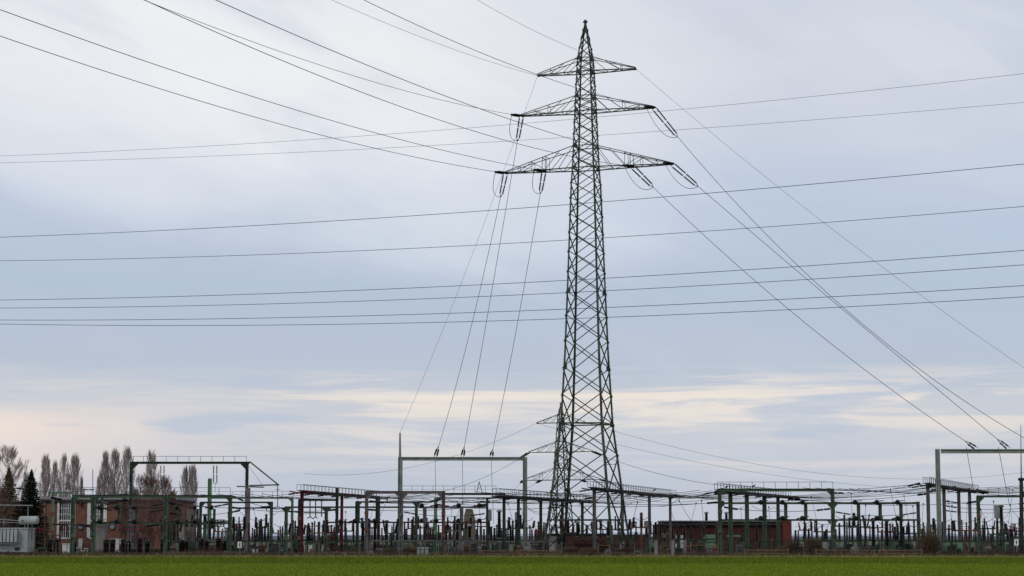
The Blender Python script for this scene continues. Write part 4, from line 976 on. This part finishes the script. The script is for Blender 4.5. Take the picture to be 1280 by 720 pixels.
MB().box(x_(51), x_(223.5), Y - .35, Y + 12.3, z_(627), z_(624.3)).build('fascia', ROOF, rt)
MB().box(x_(51.5), x_(223), Y - .3, Y + 12.2, z_(624.3), z_(621.6)).build('roof', FASC, rt)
for hx0, hx1, hz0, hz1 in (holes[0], holes[1]):
    f = MB(); t = .16
    f.box(hx0 - t * 1.6, hx0, Y - .08, Y + .2, hz0 - .1, hz1); f.box(hx1, hx1 + t * 1.2, Y - .08, Y + .2, hz0 - .1, hz1)
    f.box(hx0, hx1, Y - .08, Y + .2, hz0 - .14, hz0); zm = (hz0 * .52 + hz1 * .48); f.box(hx0, hx1, Y - .05, Y + .15, zm - .09, zm + .09)
    wn2 = f.build('window', WHITE, rt)
    for i in range(1, 6): x = hx0 + (hx1 - hx0) * i / 6; MB().box(x - .035, x + .035, Y + .02, Y + .1, hz0, hz1).build('mullion', WHITE, wn2)
    for i in (1, 2, 4, 5): zz_ = hz0 + (hz1 - hz0) * i / 6; MB().box(hx0, hx1, Y + .03, Y + .09, zz_ - .03, zz_ + .03).build('transom', WHITE, wn2)
    for i in range(6):
        x = hx0 + (hx1 - hx0) * i / 6; MB().box(x, hx0 + (hx1 - hx0) * (i + 1) / 6, Y + .12, Y + .14, hz0, hz1).build('pane', GLASS, wn2)
h = holes[2]; MB().box(h[0], h[1], Y + .1, Y + .16, h[2], h[3]).build('door', WHITE, rt)
for px in (101, 140.5):
    q = P(px, 658.5, Y - .02); MB().lathe([(.36, 0), (.36, .12), (.28, .14)], 20, q, (0, -1, 0)).build('round_vent', DARK, rt); MB().lathe([(.27, 0), (.27, .17)], 20, q, (0, -1, 0)).build('vent_disc', BLUEP, rt)
q = P(100.7, 629, Y - .3); MB().lathe([(.26, 0), (.2, .12), (.05, .3)], 10, q + Vector((0, 0, -.15))).build('wall_lamp', DARK, rt)
MB().tube([P(56, 627, Y - .15), P(56, 690, Y - .15)], .06, 6).build('downpipe', FASC, rt)
for px in (92.5, 110.5, 131.5): MB().box(x_(px) - .16, x_(px) + .16, Y - .06, Y - .005, z_(672), z_(627.3)).build('pilaster', WHITE, rt)
MB().tube([P(116, 621, Y + 2), P(116, 587, Y + 2)], .04, 6).build('aerial', DARK, rt)
# low brown wing behind the spruces
Y = 262; t_ = MB().box(PX(-40, Y, 3), PX(50, Y, 3), Y, Y + 8, -.02, P(640, 630, Y).z).thing('brick_wing', BRICK, 'low brown building half hidden behind the two spruces', 'building', origin=(PX(-40, Y, 0), Y, 0))
MB().box(PX(-41, Y, 3), PX(51, Y, 3), Y - .3, Y + 8.2, P(640, 630, Y).z, P(640, 627, Y).z).build('roof', ROOF, t_)

Y = 214; z_ = lambda y: P(640, y, Y).z; x_ = lambda p: PX(p, Y, 2)
rt = root('switch_house', (x_(823), Y, 0), 'low dark maroon brick switch house with flat overhanging roof behind the right gantry', 'building')
holes = [(x_(881), x_(897.5), .05, z_(667.5)), (x_(908), x_(926), z_(671), z_(668)), (x_(850), x_(854.5), .3, z_(668.5))]
walls(x_(823), x_(978), Y, Y + 7, -.02, z_(656.5), holes).build('wall', BRICKD, rt)
walls(x_(978.05), x_(989), Y - .4, Y + 7.05, -.02, z_(650), []).build('end_bay', BRICKR, rt, 'brighter red brick end bay')
MB().box(x_(822), x_(977.8), Y - .4, Y + 7.3, z_(656.5), z_(655)).build('roof', ROOF, rt)
MB().box(x_(828), x_(977.7), Y + .4, Y + 6.5, z_(655), z_(651.8)).build('roof_upstand', ROOF, rt); MB().box(x_(827), x_(977.9), Y + .2, Y + 6.7, z_(651.8), z_(650.6)).build('roof_cap', FASC, rt)
h = holes[0]; d_ = MB().box(h[0], h[1], Y + .08, Y + .14, h[2], h[3]).build('shutter', LGREEN, rt); MB().box(h[0], h[1], Y + .03, Y + .08, (h[2] + h[3]) * .52, (h[2] + h[3]) * .56).build('crossbar', DGREEN, d_)
for zz_ in range(1, 8): MB().box(h[0] + .03, h[1] - .03, Y + .06, Y + .082, h[2] + (h[3] - h[2]) * zz_ / 8, h[2] + (h[3] - h[2]) * zz_ / 8 + .03).build('slat', LGREEN, d_)
h = holes[1]; MB().box(h[0], h[1], Y + .08, Y + .14, h[2], h[3]).build('vent_panel', LGREEN, rt)
h = holes[2]; MB().box(h[0], h[1], Y + .08, Y + .14, h[2], h[3]).build('door', WHITE, rt)
for x, y_, w__, hh in ((845.5, 671, 2, 4), (846, 682, 3.5, 5)): a_ = P(x, y_, Y); MB().box(a_.x - w__ / 26, a_.x + w__ / 26, Y - .05, Y - .004, a_.z - hh / 26, a_.z + hh / 26).build('notice_panel', WHITE, rt)
MB().tube([P(821.5, 656, Y - .2), P(821.5, 692, Y - .2)], .05, 6).build('downpipe', DARK, rt); MB().bar(P(827, 667, Y - .05), P(845, 667.5, Y - .05), .03, .05).build('conduit', FASC, rt)
Y = 222; t_ = MB().box(PX(676, Y, 1), PX(812, Y, 1), Y, Y + 6, -.02, P(640, 668, Y).z).thing('brick_annexe', BRICKD, 'low dark brick annexe seen between the big pylon\'s legs', 'building', origin=(PX(676, Y, 0), Y, 0))
MB().box(PX(675, Y, 1), PX(765, Y, 1), Y - .2, Y + 6.2, P(640, 668, Y).z, P(640, 667, Y).z).build('roof', ROOF, t_)

# ------------------------------------------------------------------ fences and gates
def timber_fence(a_, b_, yt, lab, Y=169.5, step=2.7, m=WOOD, pick=True):
    z = P(640, yt, Y).z; A, B = PX(a_, Y, .5), PX(b_, Y, .5); rt = root('timber_fence', (A, Y, 0), lab, 'fence', 'fence runs along the field')
    n = max(1, round((B - A) / step))
    for i in range(n + 1): x = A + (B - A) * i / n; MB().box(x - .06, x + .06, Y - .06, Y + .06, -.02, z + .08).build('post', m, rt)
    for zz_ in (z - .05, z * .45): MB().bar((A, Y - .085, zz_), (B, Y - .085, zz_), .05, .07).build('rail', m, rt)
    if pick:
        mb = MB(); x = A + .15
        while x < B - .1:
            t = R.uniform(-.05, .02); mb.box(x, x + R.uniform(.05, .08), Y + .066, Y + .09, .04, z + t); x += R.uniform(.12, .22)
        mb.build('pickets', m, rt, kind='stuff')
timber_fence(600, 700, 687.5, 'weathered brown picket fence left of the big pylon\'s feet', pick=True)
timber_fence(931, 985, 687, 'brown picket fence before the right gantry columns')
timber_fence(1020, 1152, 687, 'long brown picket fence with stouter posts right of the thick bush', step=3.0)
timber_fence(1180, 1300, 690, 'low dark rail fence near the right edge', m=DARK, pick=False)
timber_fence(-40, 60, 690, 'low rail fence at the foot of the transformer', m=DARK, pick=False, Y=171)
timber_fence(205, 300, 689.5, 'low olive rail fence under the front green gantry', m=WOOD, pick=False, Y=170)
timber_fence(382, 460, 689.5, 'low rail fence between maroon column and grey gantry', m=WOOD, pick=False, Y=171)
def chain_fence(a_, b_, lab, Y=168.6, h=1.15):
    A, B = PX(a_, Y, .5), PX(b_, Y, .5); rt = root('wire_fence', (A, Y, 0), lab, 'fence', 'fence runs along the field'); n = round((B - A) / 3)
    for i in range(n + 1): x = A + (B - A) * i / n; MB().tube([(x, Y, -.02), (x, Y, h)], .03, 6).build('post', GREY, rt)
    for zz_ in (h - .05, h * .6, h * .3): MB().tube([(A, Y - .03, zz_), (B, Y - .03, zz_)], .008, 3).build('wire_strand', GREY, rt)
chain_fence(-20, 205, 'thin wire fence before the left brick building'); chain_fence(300, 598, 'thin wire fence between the bracket portal and the tan pier')
chain_fence(702, 930, 'thin wire fence from the pylon to the right gantry'); 
for a_, b_, dg, lab in ((826, 840, 1, 'rusty tube gate with rising diagonal before the switch house'), (858, 873, -1, 'rusty tube gate with falling diagonal before the switch house'), (873, 898, 0, 'rusty tube gate panel below the green shutter'), (748, 762, 0, 'rusty tube gate frame behind the pylon\'s near leg')):
    Y = 173; A, B, z = PX(a_, Y, .5), PX(b_, Y, .5), P(640, 681, Y).z; rt = root('tube_gate', (A, Y, 0), lab, 'gate', 'rusty tube gates')
    MB().tube([(A, Y, -.02), (A, Y, z)], .045, 6).build('post', RUSTW, rt); MB().tube([(B, Y, -.02), (B, Y, z)], .045, 6).build('post', RUSTW, rt)
    MB().tube([(A, Y - .01, z - .05), (B, Y - .01, z - .05)], .03, 6).tube([(A, Y - .01, .15), (B, Y - .01, .15)], .03, 6).build('rail', RUSTW, rt)
    if dg: MB().tube([(A if dg > 0 else B, Y - .04, .15), (B if dg > 0 else A, Y - .04, z - .05)], .03, 6).build('diagonal', RUSTW, rt)
for px in (841, 856, 820):
    Y = 172; x = PX(px, Y, .5); o_, w_ = where(px, 'bol')
    t_ = MB().box(x - .13, x + .13, Y - .13, Y + .13, -.02, P(640, 676, Y).z).thing('concrete_post', CONC, 'square grey concrete post %s' % {820: 'at the left corner of the switch house', 841: 'left of the white door', 856: 'right of the white door'}[px], 'post', 'concrete posts', (x, Y, 0))
    MB().box(x - .15, x + .15, Y - .15, Y + .15, P(640, 676, Y).z, P(640, 675, Y).z).build('cap', CONC, t_)
# birds on the rails
for px, py, Y, lab in ((818, 612.5, 190, 'small dark bird perched on the walkway rail right of the pylon'), (942, 607.5, 175, 'small dark bird perched on the right gantry walkway'), (908, 609, 173, 'small dark bird sitting at the left end of the right gantry')):
    q = P(px, py, Y); t_ = MB().lathe([(.01, -.16), (.05, -.1), (.07, 0), (.05, .09), (.02, .13)], 8, q, (.8, 0, .45)).thing('bird', DARK, lab, 'bird', None, q)
    MB().lathe([(.01, -.04), (.04, 0), (.035, .03), (.01, .07)], 8, q + Vector((.11, 0, .09)), (1, 0, 0)).build('head', DARK, t_); MB().bar(q + Vector((-.12, 0, -.08)), q + Vector((-.24, 0, -.13)), .04, .015).build('tail', DARK, t_)

# ------------------------------------------------------------------ trees and bushes
def poplar_mesh(seed, H, Wd, nb=90, up=.9):
    """bare crown: steep limbs that leave the trunk low and end on a lens-shaped hull, covered in fine upright twigs"""
    r = random.Random(seed); tr = MB(); cr = MB()
    tr.tube([(0, 0, -.1), (r.uniform(-.1, .1), 0, H * .3), (r.uniform(-.15, .15), r.uniform(-.1, .1), H * .6), (0, 0, H * .88)], H * .013, 6, .015)
    def hull(f): return Wd * (.35 + .65 * min(1, f / .66) ** 1.2 if f < .66 else max(0, 1 - ((f - .66) / .37) ** 1.7) ** .9)
    lump = [(r.uniform(0, 6.283), r.uniform(.3, .9), r.uniform(.6, 1.0)) for _ in range(5)]
    def env(a, f):
        k = 1.0
        for la, lf, lk in lump: k -= (1 - lk) * math.exp(-((f - lf) / .12) ** 2) * (.5 + .5 * math.cos(a - la))
        return hull(f) * k
    for i in range(nb):
        a = r.uniform(0, 6.283); fe = .16 + .85 * r.random() ** .8; ze = H * fe
        ln = H * r.uniform(.14, .30) * (1.15 - .5 * fe); z = max(H * .07, ze - ln); o = Vector((0, 0, min(z, H * .86)))
        w_ = env(a, fe) * r.uniform(.35, 1.1) ** .6; dx = Vector((math.cos(a), math.sin(a), 0))
        m1 = o + dx * w_ * .5 + Vector((0, 0, (ze - z) * .3)); m2 = o + dx * w_ * .88 + Vector((0, 0, (ze - z) * .68)); en = o + dx * w_ + Vector((r.uniform(-.1, .1), r.uniform(-.1, .1), ze - z))
        cr.tube([o, m1, m2, en], .036 * (1.25 - fe), 3, .008, cap=False)
        for j in range(14):
            t = r.uniform(.1, 1); p = m1.lerp(m2, t) if r.random() < .45 else m2.lerp(en, t); b = a + r.uniform(-1.5, 1.5); l2 = r.uniform(.5, 1.25) * (1.1 - .6 * max(0, fe - .5))
            q = p + Vector((math.cos(b) * .30 * l2, math.sin(b) * .30 * l2, l2 * up))
            cr.tube([p, p.lerp(q, .5) + Vector((r.uniform(-.05, .05), 0, 0)), q], .0115, 3, .005, cap=False)
            for _ in range(2):
                c = b + r.uniform(-1.2, 1.2); p2 = p.lerp(q, r.uniform(.2, .9)); cr.tube([p2, p2 + Vector((math.cos(c) * .16, math.sin(c) * .16, r.uniform(.25, .5)))], .009, 3, .004, cap=False)
    return tr.mesh('trunk', BARK), cr.mesh('crown', TWIG)
POP = [poplar_mesh(i, 15, (1.5, 1.3, 1.65)[i], 190) for i in range(3)] + [poplar_mesh(9, 13, 2.9, 170, .5)]
def tree(px, yt, Y, v, lab, wk=1.0, name='bare_poplar', cat='tree', grp='bare poplars behind the building'):
    H = P(640, yt, Y).z; x = PX(px, Y, 4); rt = root(name, (x, Y, 0), lab, cat, grp); s_ = H / (15 if v in (0, 1, 2, 5) else 13)
    for nm, me in zip(('trunk', 'crown'), POP[v]):
        o = inst(nm, me, rt, (x, Y, 0), (s_ * wk, s_ * wk, s_)); o.rotation_euler = (0, 0, R.uniform(0, 6))
PT = [(8, 560, 300, 3, 1.25, 'wide bare tree at the very left edge'), (31, 592, 360, 0, .8, 'small thin poplar between the two spruces'), (55, 571, 330, 1, 1.05, 'bare poplar just right of the dark spruce'), (67, 578, 335, 2, .6, 'thin bare poplar beside the first tall one'),
      (78, 571, 325, 0, .85, 'bare poplar with a narrow pointed crown over the brick building'), (92, 570, 330, 2, .95, 'bare poplar left of the gap above the building'), (101, 598, 345, 1, .6, 'short thin tree in the gap above the building'), (122, 598, 345, 0, .55, 'short thin tree left of the poplar pair'), (130, 567, 330, 1, .95, 'left poplar of the pair left of the tall portal'),
      (142, 565, 326, 0, 1.0, 'right poplar of the pair left of the tall portal'), (157, 561, 322, 2, .9, 'tallest poplar, next to the tall portal\'s left column'), (174, 595, 340, 3, .7, 'low rounded bare tree behind the tall portal'), (188, 567, 322, 0, 1.05, 'poplar rising behind the portal\'s railing'), (206, 596, 330, 3, .95, 'round-crowned bare tree right of the railing poplar'),
      (231, 586, 318, 2, .8, 'left stem of the rightmost poplars'), (240, 583, 316, 1, .95, 'rightmost bare poplar, inside the tall portal')]
POP.append((POP[3][0], POP[3][1].copy())); POP[4][1].name = 'crown_brown'; POP[4][1].materials[0] = TWIGB
POP.append((POP[1][0], POP[1][1].copy())); POP[5][1].name = 'crown_brown_narrow'; POP[5][1].materials[0] = TWIGB
PT += [(184, 597, 233, 4, 1.3, 'broad red-brown bare tree before the brick building\'s right half'), (170, 612, 236, 4, .9, 'smaller red-brown bare tree right of the bracket portal\'s left column'),
       (204, 601, 231, 4, 1.1, 'red-brown bare tree by the front green gantry\'s middle column'), (215, 615, 228, 5, 1.5, 'shaggy brown tree at the brick building\'s right end'), (155, 622, 238, 5, 1.3, 'narrow brown bare tree left of the bracket portal\'s column'),
       (4, 612, 236, 4, 1.0, 'brown bare thicket-like tree at the left edge below the spruce'), (24, 626, 250, 4, 1.0, 'brown bare tree between the spruces before the low wing')]
for px, yt, Y, v, wk, lab in PT: tree(px, yt, Y, v, lab, wk)
def spruce(px, yt, Y, wpx, m, lab, seed):
    r = random.Random(seed); H = P(640, yt, Y).z; x = PX(px, Y, 4); Wm = wpx * Y / FPX / 2; rt = root('spruce', (x, Y, 0), lab, 'tree', 'two spruces at the left')
    MB().tube([(x, Y, -.05), (x, Y, H * .9)], .16, 7, .03).build('trunk', BARK, rt); mb = MB(); tw = MB()
    z = .6
    while z < H:
        f = z / H; rad = Wm * (1 - f) ** .95 * 2.6 + .05; nb = max(5, int(13 * (1 - f) + 5)); a0 = r.random() * 6
        for i in range(nb):
            a = a0 + 6.283 * i / nb + r.uniform(-.25, .25); ln = rad * r.uniform(.65, 1.18); d = Vector((math.cos(a), math.sin(a), 0)); s_ = Vector((-d.y, d.x, 0))
            tipp = Vector((x, Y, z)) + d * ln + Vector((0, 0, -.12 * ln + .12)); b0 = Vector((x, Y, z + .05))
            for k in range(17):
                t = (k + r.random()) / 17; p = b0.lerp(tipp, t) - Vector((0, 0, .1 * math.sin(t * 3)))
                for q in (-1, 1):
                    l2 = (.55 - .25 * t) * r.uniform(.5, 1.3) * min(1, (1 - f) * 1.5 + .12); e = p + s_ * q * l2 * 1.0 + d * l2 * .6 + Vector((0, 0, -r.uniform(.02, .22)))
                    mb.tri(p - d * .09 + Vector((0, 0, .06)), p + d * .12 - Vector((0, 0, .10)), e)
            mb.tri(tipp - s_ * .06 - d * .2, tipp + s_ * .06 - d * .2, tipp + d * .12 + Vector((0, 0, .05)))
        z += .26 * (1.1 - .35 * f)
    mb.tube([(x, Y, H * .93), (x, Y, H * 1.03)], .03, 4, .008)
    mb.build('crown', m, rt)
spruce(38, 588, 238, 26, SPR, 'dark green spruce between the brick building and the brown one', 3)
spruce(10, 585, 244, 27, SPRB, 'brownish sparse spruce at the left edge', 4)
def bush(px, yt, wpx, Y, m, lab, seed, nb=260, flat=1.0, name='bare_bush', z0=0):
    r = random.Random(seed); H = P(640, yt, Y).z; x = PX(px, Y, 1); Wm = wpx * Y / FPX / 2; mb = MB()
    rt = root(name, (x, Y, 0), lab, 'bush', 'bare bushes in the yard'); st_ = MB()
    for i in range(12):
        a = r.uniform(0, 6.28); st_.tube([(x + r.uniform(-.1, .1), Y + r.uniform(-.1, .1), -.05), (x + math.cos(a) * Wm * .35, Y + math.sin(a) * Wm * .35, H * .5), (x + math.cos(a) * Wm * .6, Y + math.sin(a) * Wm * .6, H * r.uniform(.7, .95))], .028, 4, .008)
    st_.build('stems', m, rt)
    for i in range(nb):
        a = r.uniform(0, 6.283); t = r.random() ** .6; ph = r.random()
        s_ = Vector((x + math.cos(a) * Wm * .35 * t, Y + math.sin(a) * Wm * .35 * t, H * .1 + H * .55 * ph * r.random()))
        k = math.sqrt(max(0, 1 - (ph * .85) ** 2)); e = Vector((x + math.cos(a) * Wm * t * (.4 + k * .7), Y + math.sin(a) * Wm * t * (.4 + k * .7), H * (.25 + .78 * ph) * r.uniform(.75, 1.05)))
        m_ = s_.lerp(e, .5) + Vector((r.uniform(-.1, .1), r.uniform(-.1, .1), r.uniform(-.05, .12)))
        mb.tube([s_, m_, e], .014, 3, .005, cap=False)
        for j in range(4):
            p = m_.lerp(e, r.random()); q = p + Vector((r.uniform(-.22, .22), r.uniform(-.2, .2), r.uniform(-.02, .3))); mb.tube([p, q], .009, 3, .003, cap=False)
    mb.build('twigs', m, rt)
BU = [(1161, 660, 36, 171, TWIGO, 'large spreading bare bush before the tall right portal column', 480), (1016, 672, 26, 171, TWIGO, 'thick tangled bush right of the switch house', 520), (990, 676, 28, 175, TWIGO, 'low bush against the bright red end bay', 300),
      (726, 672, 34, 180, TWIGP, 'dense dark red bush between the big pylon\'s left legs', 800), (747, 672, 30, 182, TWIGP, 'dark red bush behind the pylon\'s near leg', 700), (712, 684, 20, 172, TWIGO, 'low straw-brown bush at the pylon\'s foot', 260), (735, 685, 26, 171, TWIGO, 'tan scrub before the dark red bushes', 260),
      (512, 684, 22, 173, TWIGO, 'brown scrub under the spiked portal column', 320), (486, 687, 24, 173, TWIGO, 'low scrub under the grey gantry', 240), (440, 688, 20, 176, TWIGO, 'low scrub left of the grey gantry', 200), (1240, 688, 22, 176, TWIGO, 'low scrub under the far right gantry', 180),
      (245, 684, 16, 184, TWIGO, 'scrub behind the front green gantry\'s right half', 220), (268, 682, 18, 186, TWIGO, 'taller scrub left of the green gantry\'s end column', 240), (190, 686, 16, 186, TWIGO, 'scrub right of the breaker barrels', 200), (975, 684, 18, 173, TWIGO, 'scrub before the switch house\'s right part', 200), (416, 664, 14, 190, TWIGP, 'reddish upright bush behind the low green gantry', 340), (785, 684, 16, 184, TWIGO, 'scrub right of the pylon\'s feet', 180)]
for i, (px, yt, wd, Y, m_, lab, nb) in enumerate(BU): bush(px, yt, wd, Y, m_, lab, 40 + i, nb)
# back rows: smaller dark insulators and low boxes
bx = 206.0; i = 0
while bx < 1290:
    if not (820 < bx < 992):
        Y = 228 + (i * 7 % 3) * 9; o_, w_ = where(bx, 'back'); zb = P(640, 675 + R.uniform(-1, 1), Y).z; n_ = R.choice((2, 3, 3)); x0 = PX(bx, Y, zb)
        rt = root('disconnector', (x0, Y, 0), 'back-row dark disconnector with %s insulators, %s %s' % ({2: 'two', 3: 'three'}[n_], o_, w_), 'disconnector', 'back-row disconnectors')
        MB().bar((x0 - .2, Y, zb - .08), (x0 + .55 * n_, Y, zb - .08), .16, .16).build('cross_beam', DGREEN, rt)
        for j in range(n_): inst('post_insulator', ME_POST, rt, (x0 + .55 * j, Y, zb), (1.7, 1.7, P(640, R.uniform(657, 663), Y).z - zb))
        MB().bar((x0 + .1, Y, -.02), (x0 + .1, Y, zb - .16), .16, .16).bar((x0 + .55 * n_ - .25, Y, -.02), (x0 + .55 * n_ - .25, Y, zb - .16), .16, .16).build('legs_frame', DGREEN, rt)
        MB().box(x0 + .2, x0 + .85, Y - .3, Y + .3, -.02, .75).build('drive_box', (DARK, DGREEN, MGREY)[i % 3], rt)
    bx += R.uniform(15, 24); i += 1
for i in range(118):
    px = 40 + i * 10.6 + R.uniform(-5, 5)
    if 110 < px < 135: continue
    Y = R.uniform(171, 200); o_, w_ = where(px, 'low' + str(i % 4)); wd = R.uniform(.2, .75); h = R.uniform(.35, 1.05); x = PX(px, Y, .5); k = i % 4
    m_ = (DARK, DGREEN, MGREY, BROWN, DARK, GREY)[i % 6]
    rt = root('ground_equipment', (x, Y, 0), '%s low ground equipment, %s %s' % ({0: 'boxy', 1: 'drum-topped', 2: 'trestle-like', 3: 'finned'}[k], o_, w_), 'equipment', 'low ground equipment in the yard')
    if k == 0:
        MB().box(x - wd / 2, x + wd / 2, Y, Y + .5, .12, h).box(x - wd / 2 - .04, x + wd / 2 + .04, Y - .04, Y + .54, h, h + .05).build('body', m_, rt); MB().box(x - wd / 2 + .05, x + wd / 2 - .05, Y + .05, Y + .45, -.02, .12).build('plinth', CONC, rt)
    elif k == 1:
        MB().box(x - wd / 2, x + wd / 2, Y, Y + .5, -.02, h * .55).build('body', m_, rt); MB().lathe([(.05, -wd * .5), (.17, -wd * .48), (.17, wd * .48), (.05, wd * .5)], 10, (x, Y + .2, h * .55 + .17), (1, 0, .05)).build('drum', m_, rt)
    elif k == 2:
        mb = MB().bar((x - wd * .6, Y, h), (x + wd * .6, Y, h), .08, .08)
        for a_ in (-1, 1): mb.bar((x + a_ * wd * .45, Y, -.02), (x + a_ * wd * .45, Y, h), .07, .07); mb.bar((x + a_ * wd * .45, Y + .02, h * .1), (x, Y + .02, h * .95), .04, .04)
        mb.build('frame', m_, rt); inst('post_insulator', ME_POST, rt, (x, Y, h), (1.4, 1.4, .5))
    else:
        MB().box(x - wd / 2, x + wd / 2, Y + .1, Y + .45, .1, h).build('body', m_, rt)
        for j in range(4): MB().box(x - wd / 2 + wd * (j + .3) / 4, x - wd / 2 + wd * (j + .55) / 4, Y - .08, Y + .1, .15, h - .05).build('fin', m_, rt)
# T-shaped busbar supports of differing heights, carrying two or three upright insulators
tx = 214.0; i = 0
while tx < 1285:
    if not (826 < tx < 985):
        Y = (181, 197, 206, 189)[i % 4] + .4; yt = R.uniform(657, 668); o_, w_ = where(tx, 'tee'); z = P(640, yt, Y).z; x = PX(tx, Y, z); wa = R.uniform(.5, 1.1); m_ = (DGREEN, MGREY, GREEN, BROWN, DARK)[i % 5]
        rt = root('busbar_support', (x, Y, 0), 'T-shaped %s busbar support, %s %s' % (('dark green', 'mauve-grey', 'green', 'rusty', 'black')[i % 5], o_, w_), 'busbar support', 'T-shaped busbar supports')
        MB().hbeam((x, Y, -.02), (x, Y, z - .06), .16, .14, (1, 0, 0)).build('post', m_, rt); MB().bar((x - wa, Y, z), (x + wa, Y, z), .11, .12).build('crossbar', m_, rt)
        for j in (-1, 0, 1) if i % 3 else (-1, 1):
            h = R.uniform(.55, 1.15); tilt = Vector((j * R.choice((0, 0, .18)), 0, 1)).to_track_quat('Z', 'Y'); k_ = R.uniform(1.3, 2.7)
            inst('post_insulator', ME_POSTR if i % 5 == 3 else ME_POST, rt, (x + j * wa * .85, Y, z + .06), (k_, k_, h), tilt)
        if i % 2: MB().box(x - .2, x + .2, Y - .3, Y - .08, .5, 1.15).build('control_box', (HEAD, DGREEN, MGREY)[i % 3], rt)
        MB().tube([(x - wa * .8, Y, z + .9), (x - wa * .3, Y, z + .62), (x + wa * .4, Y, z + .7), (x + wa * .85, Y, z + .95)], .022, 4).build('jumper', DARK, rt)
    tx += R.uniform(13, 30); i += 1
# far bare hedge behind the yard
def hedge(a_, b_, yt, Y, m, lab, seed, n=5000):
    r = random.Random(seed); mb = MB(); A, B = PX(a_, Y, 1), PX(b_, Y, 1); H = P(640, yt, Y).z
    for i in range(n):
        x = r.uniform(A, B); y = Y + r.uniform(-.8, .8); h = H * (.72 + .75 * noise.noise(Vector((x * .28, seed, 0))) + r.uniform(-.1, .12)); z = r.uniform(-.02, h * .7)
        mb.tube([(x, y, z), (x + r.uniform(-.25, .25), y + r.uniform(-.2, .2), z + (h - z) * r.uniform(.5, 1))], .022, 3, .006, cap=False)
    o = mb.build('bare_hedge', m); tag(o, lab, 'hedge', 'bare hedges behind the yard')
def scrub(n):
    r = random.Random(77); mb = MB(); idx = []
    for i in range(n):
        x = r.uniform(-48, 48); y = r.uniform(YE + 2, YE + 30); a = noise.noise(Vector((x * .22, y * .1, 3))) * .8 + noise.noise(Vector((x * 1.1, y * .3, 8))) * .4
        h = max(.12, .38 + a * .9) * r.uniform(.5, 1.1); b = r.uniform(0, 6.28); e = Vector((x + math.cos(b) * h * .5, y + math.sin(b) * .2, h)); n0 = len(mb.f)
        mb.tube([(x, y, 0), ((x + e.x) / 2 + r.uniform(-.05, .05), y, h * .6), e], .016, 3, .005, cap=False); idx += [i % 3] * (len(mb.f) - n0)
    o = mb.build('bramble_scrub', [TWIGO, TWIGP, HEDGE]); o.data.polygons.foreach_set('material_index', idx); o['kind'] = 'stuff'; o['label'] = 'dry brambles and dead stalks among the gantry feet'
scrub(26000)
hedge(1085, 1300, 679, 250, HEDGE, 'mauve bare hedge behind the far right gantries', 1, 9000)
hedge(985, 1085, 681, 250, HEDGE, 'mauve bare hedge behind the double-height portal', 2, 4500)
hedge(225, 460, 681, 250, HEDGE, 'mauve bare hedge behind the maroon column', 3, 9000)
hedge(460, 700, 680, 250, HEDGE, 'mauve bare hedge behind the spiked portal', 4, 9000)
hedge(770, 823, 683, 250, HEDGE, 'short bare hedge left of the switch house', 5, 2400)
print('objects', len(bpy.data.objects), 'tris', sum(len(m_.polygons) for m_ in bpy.data.meshes))
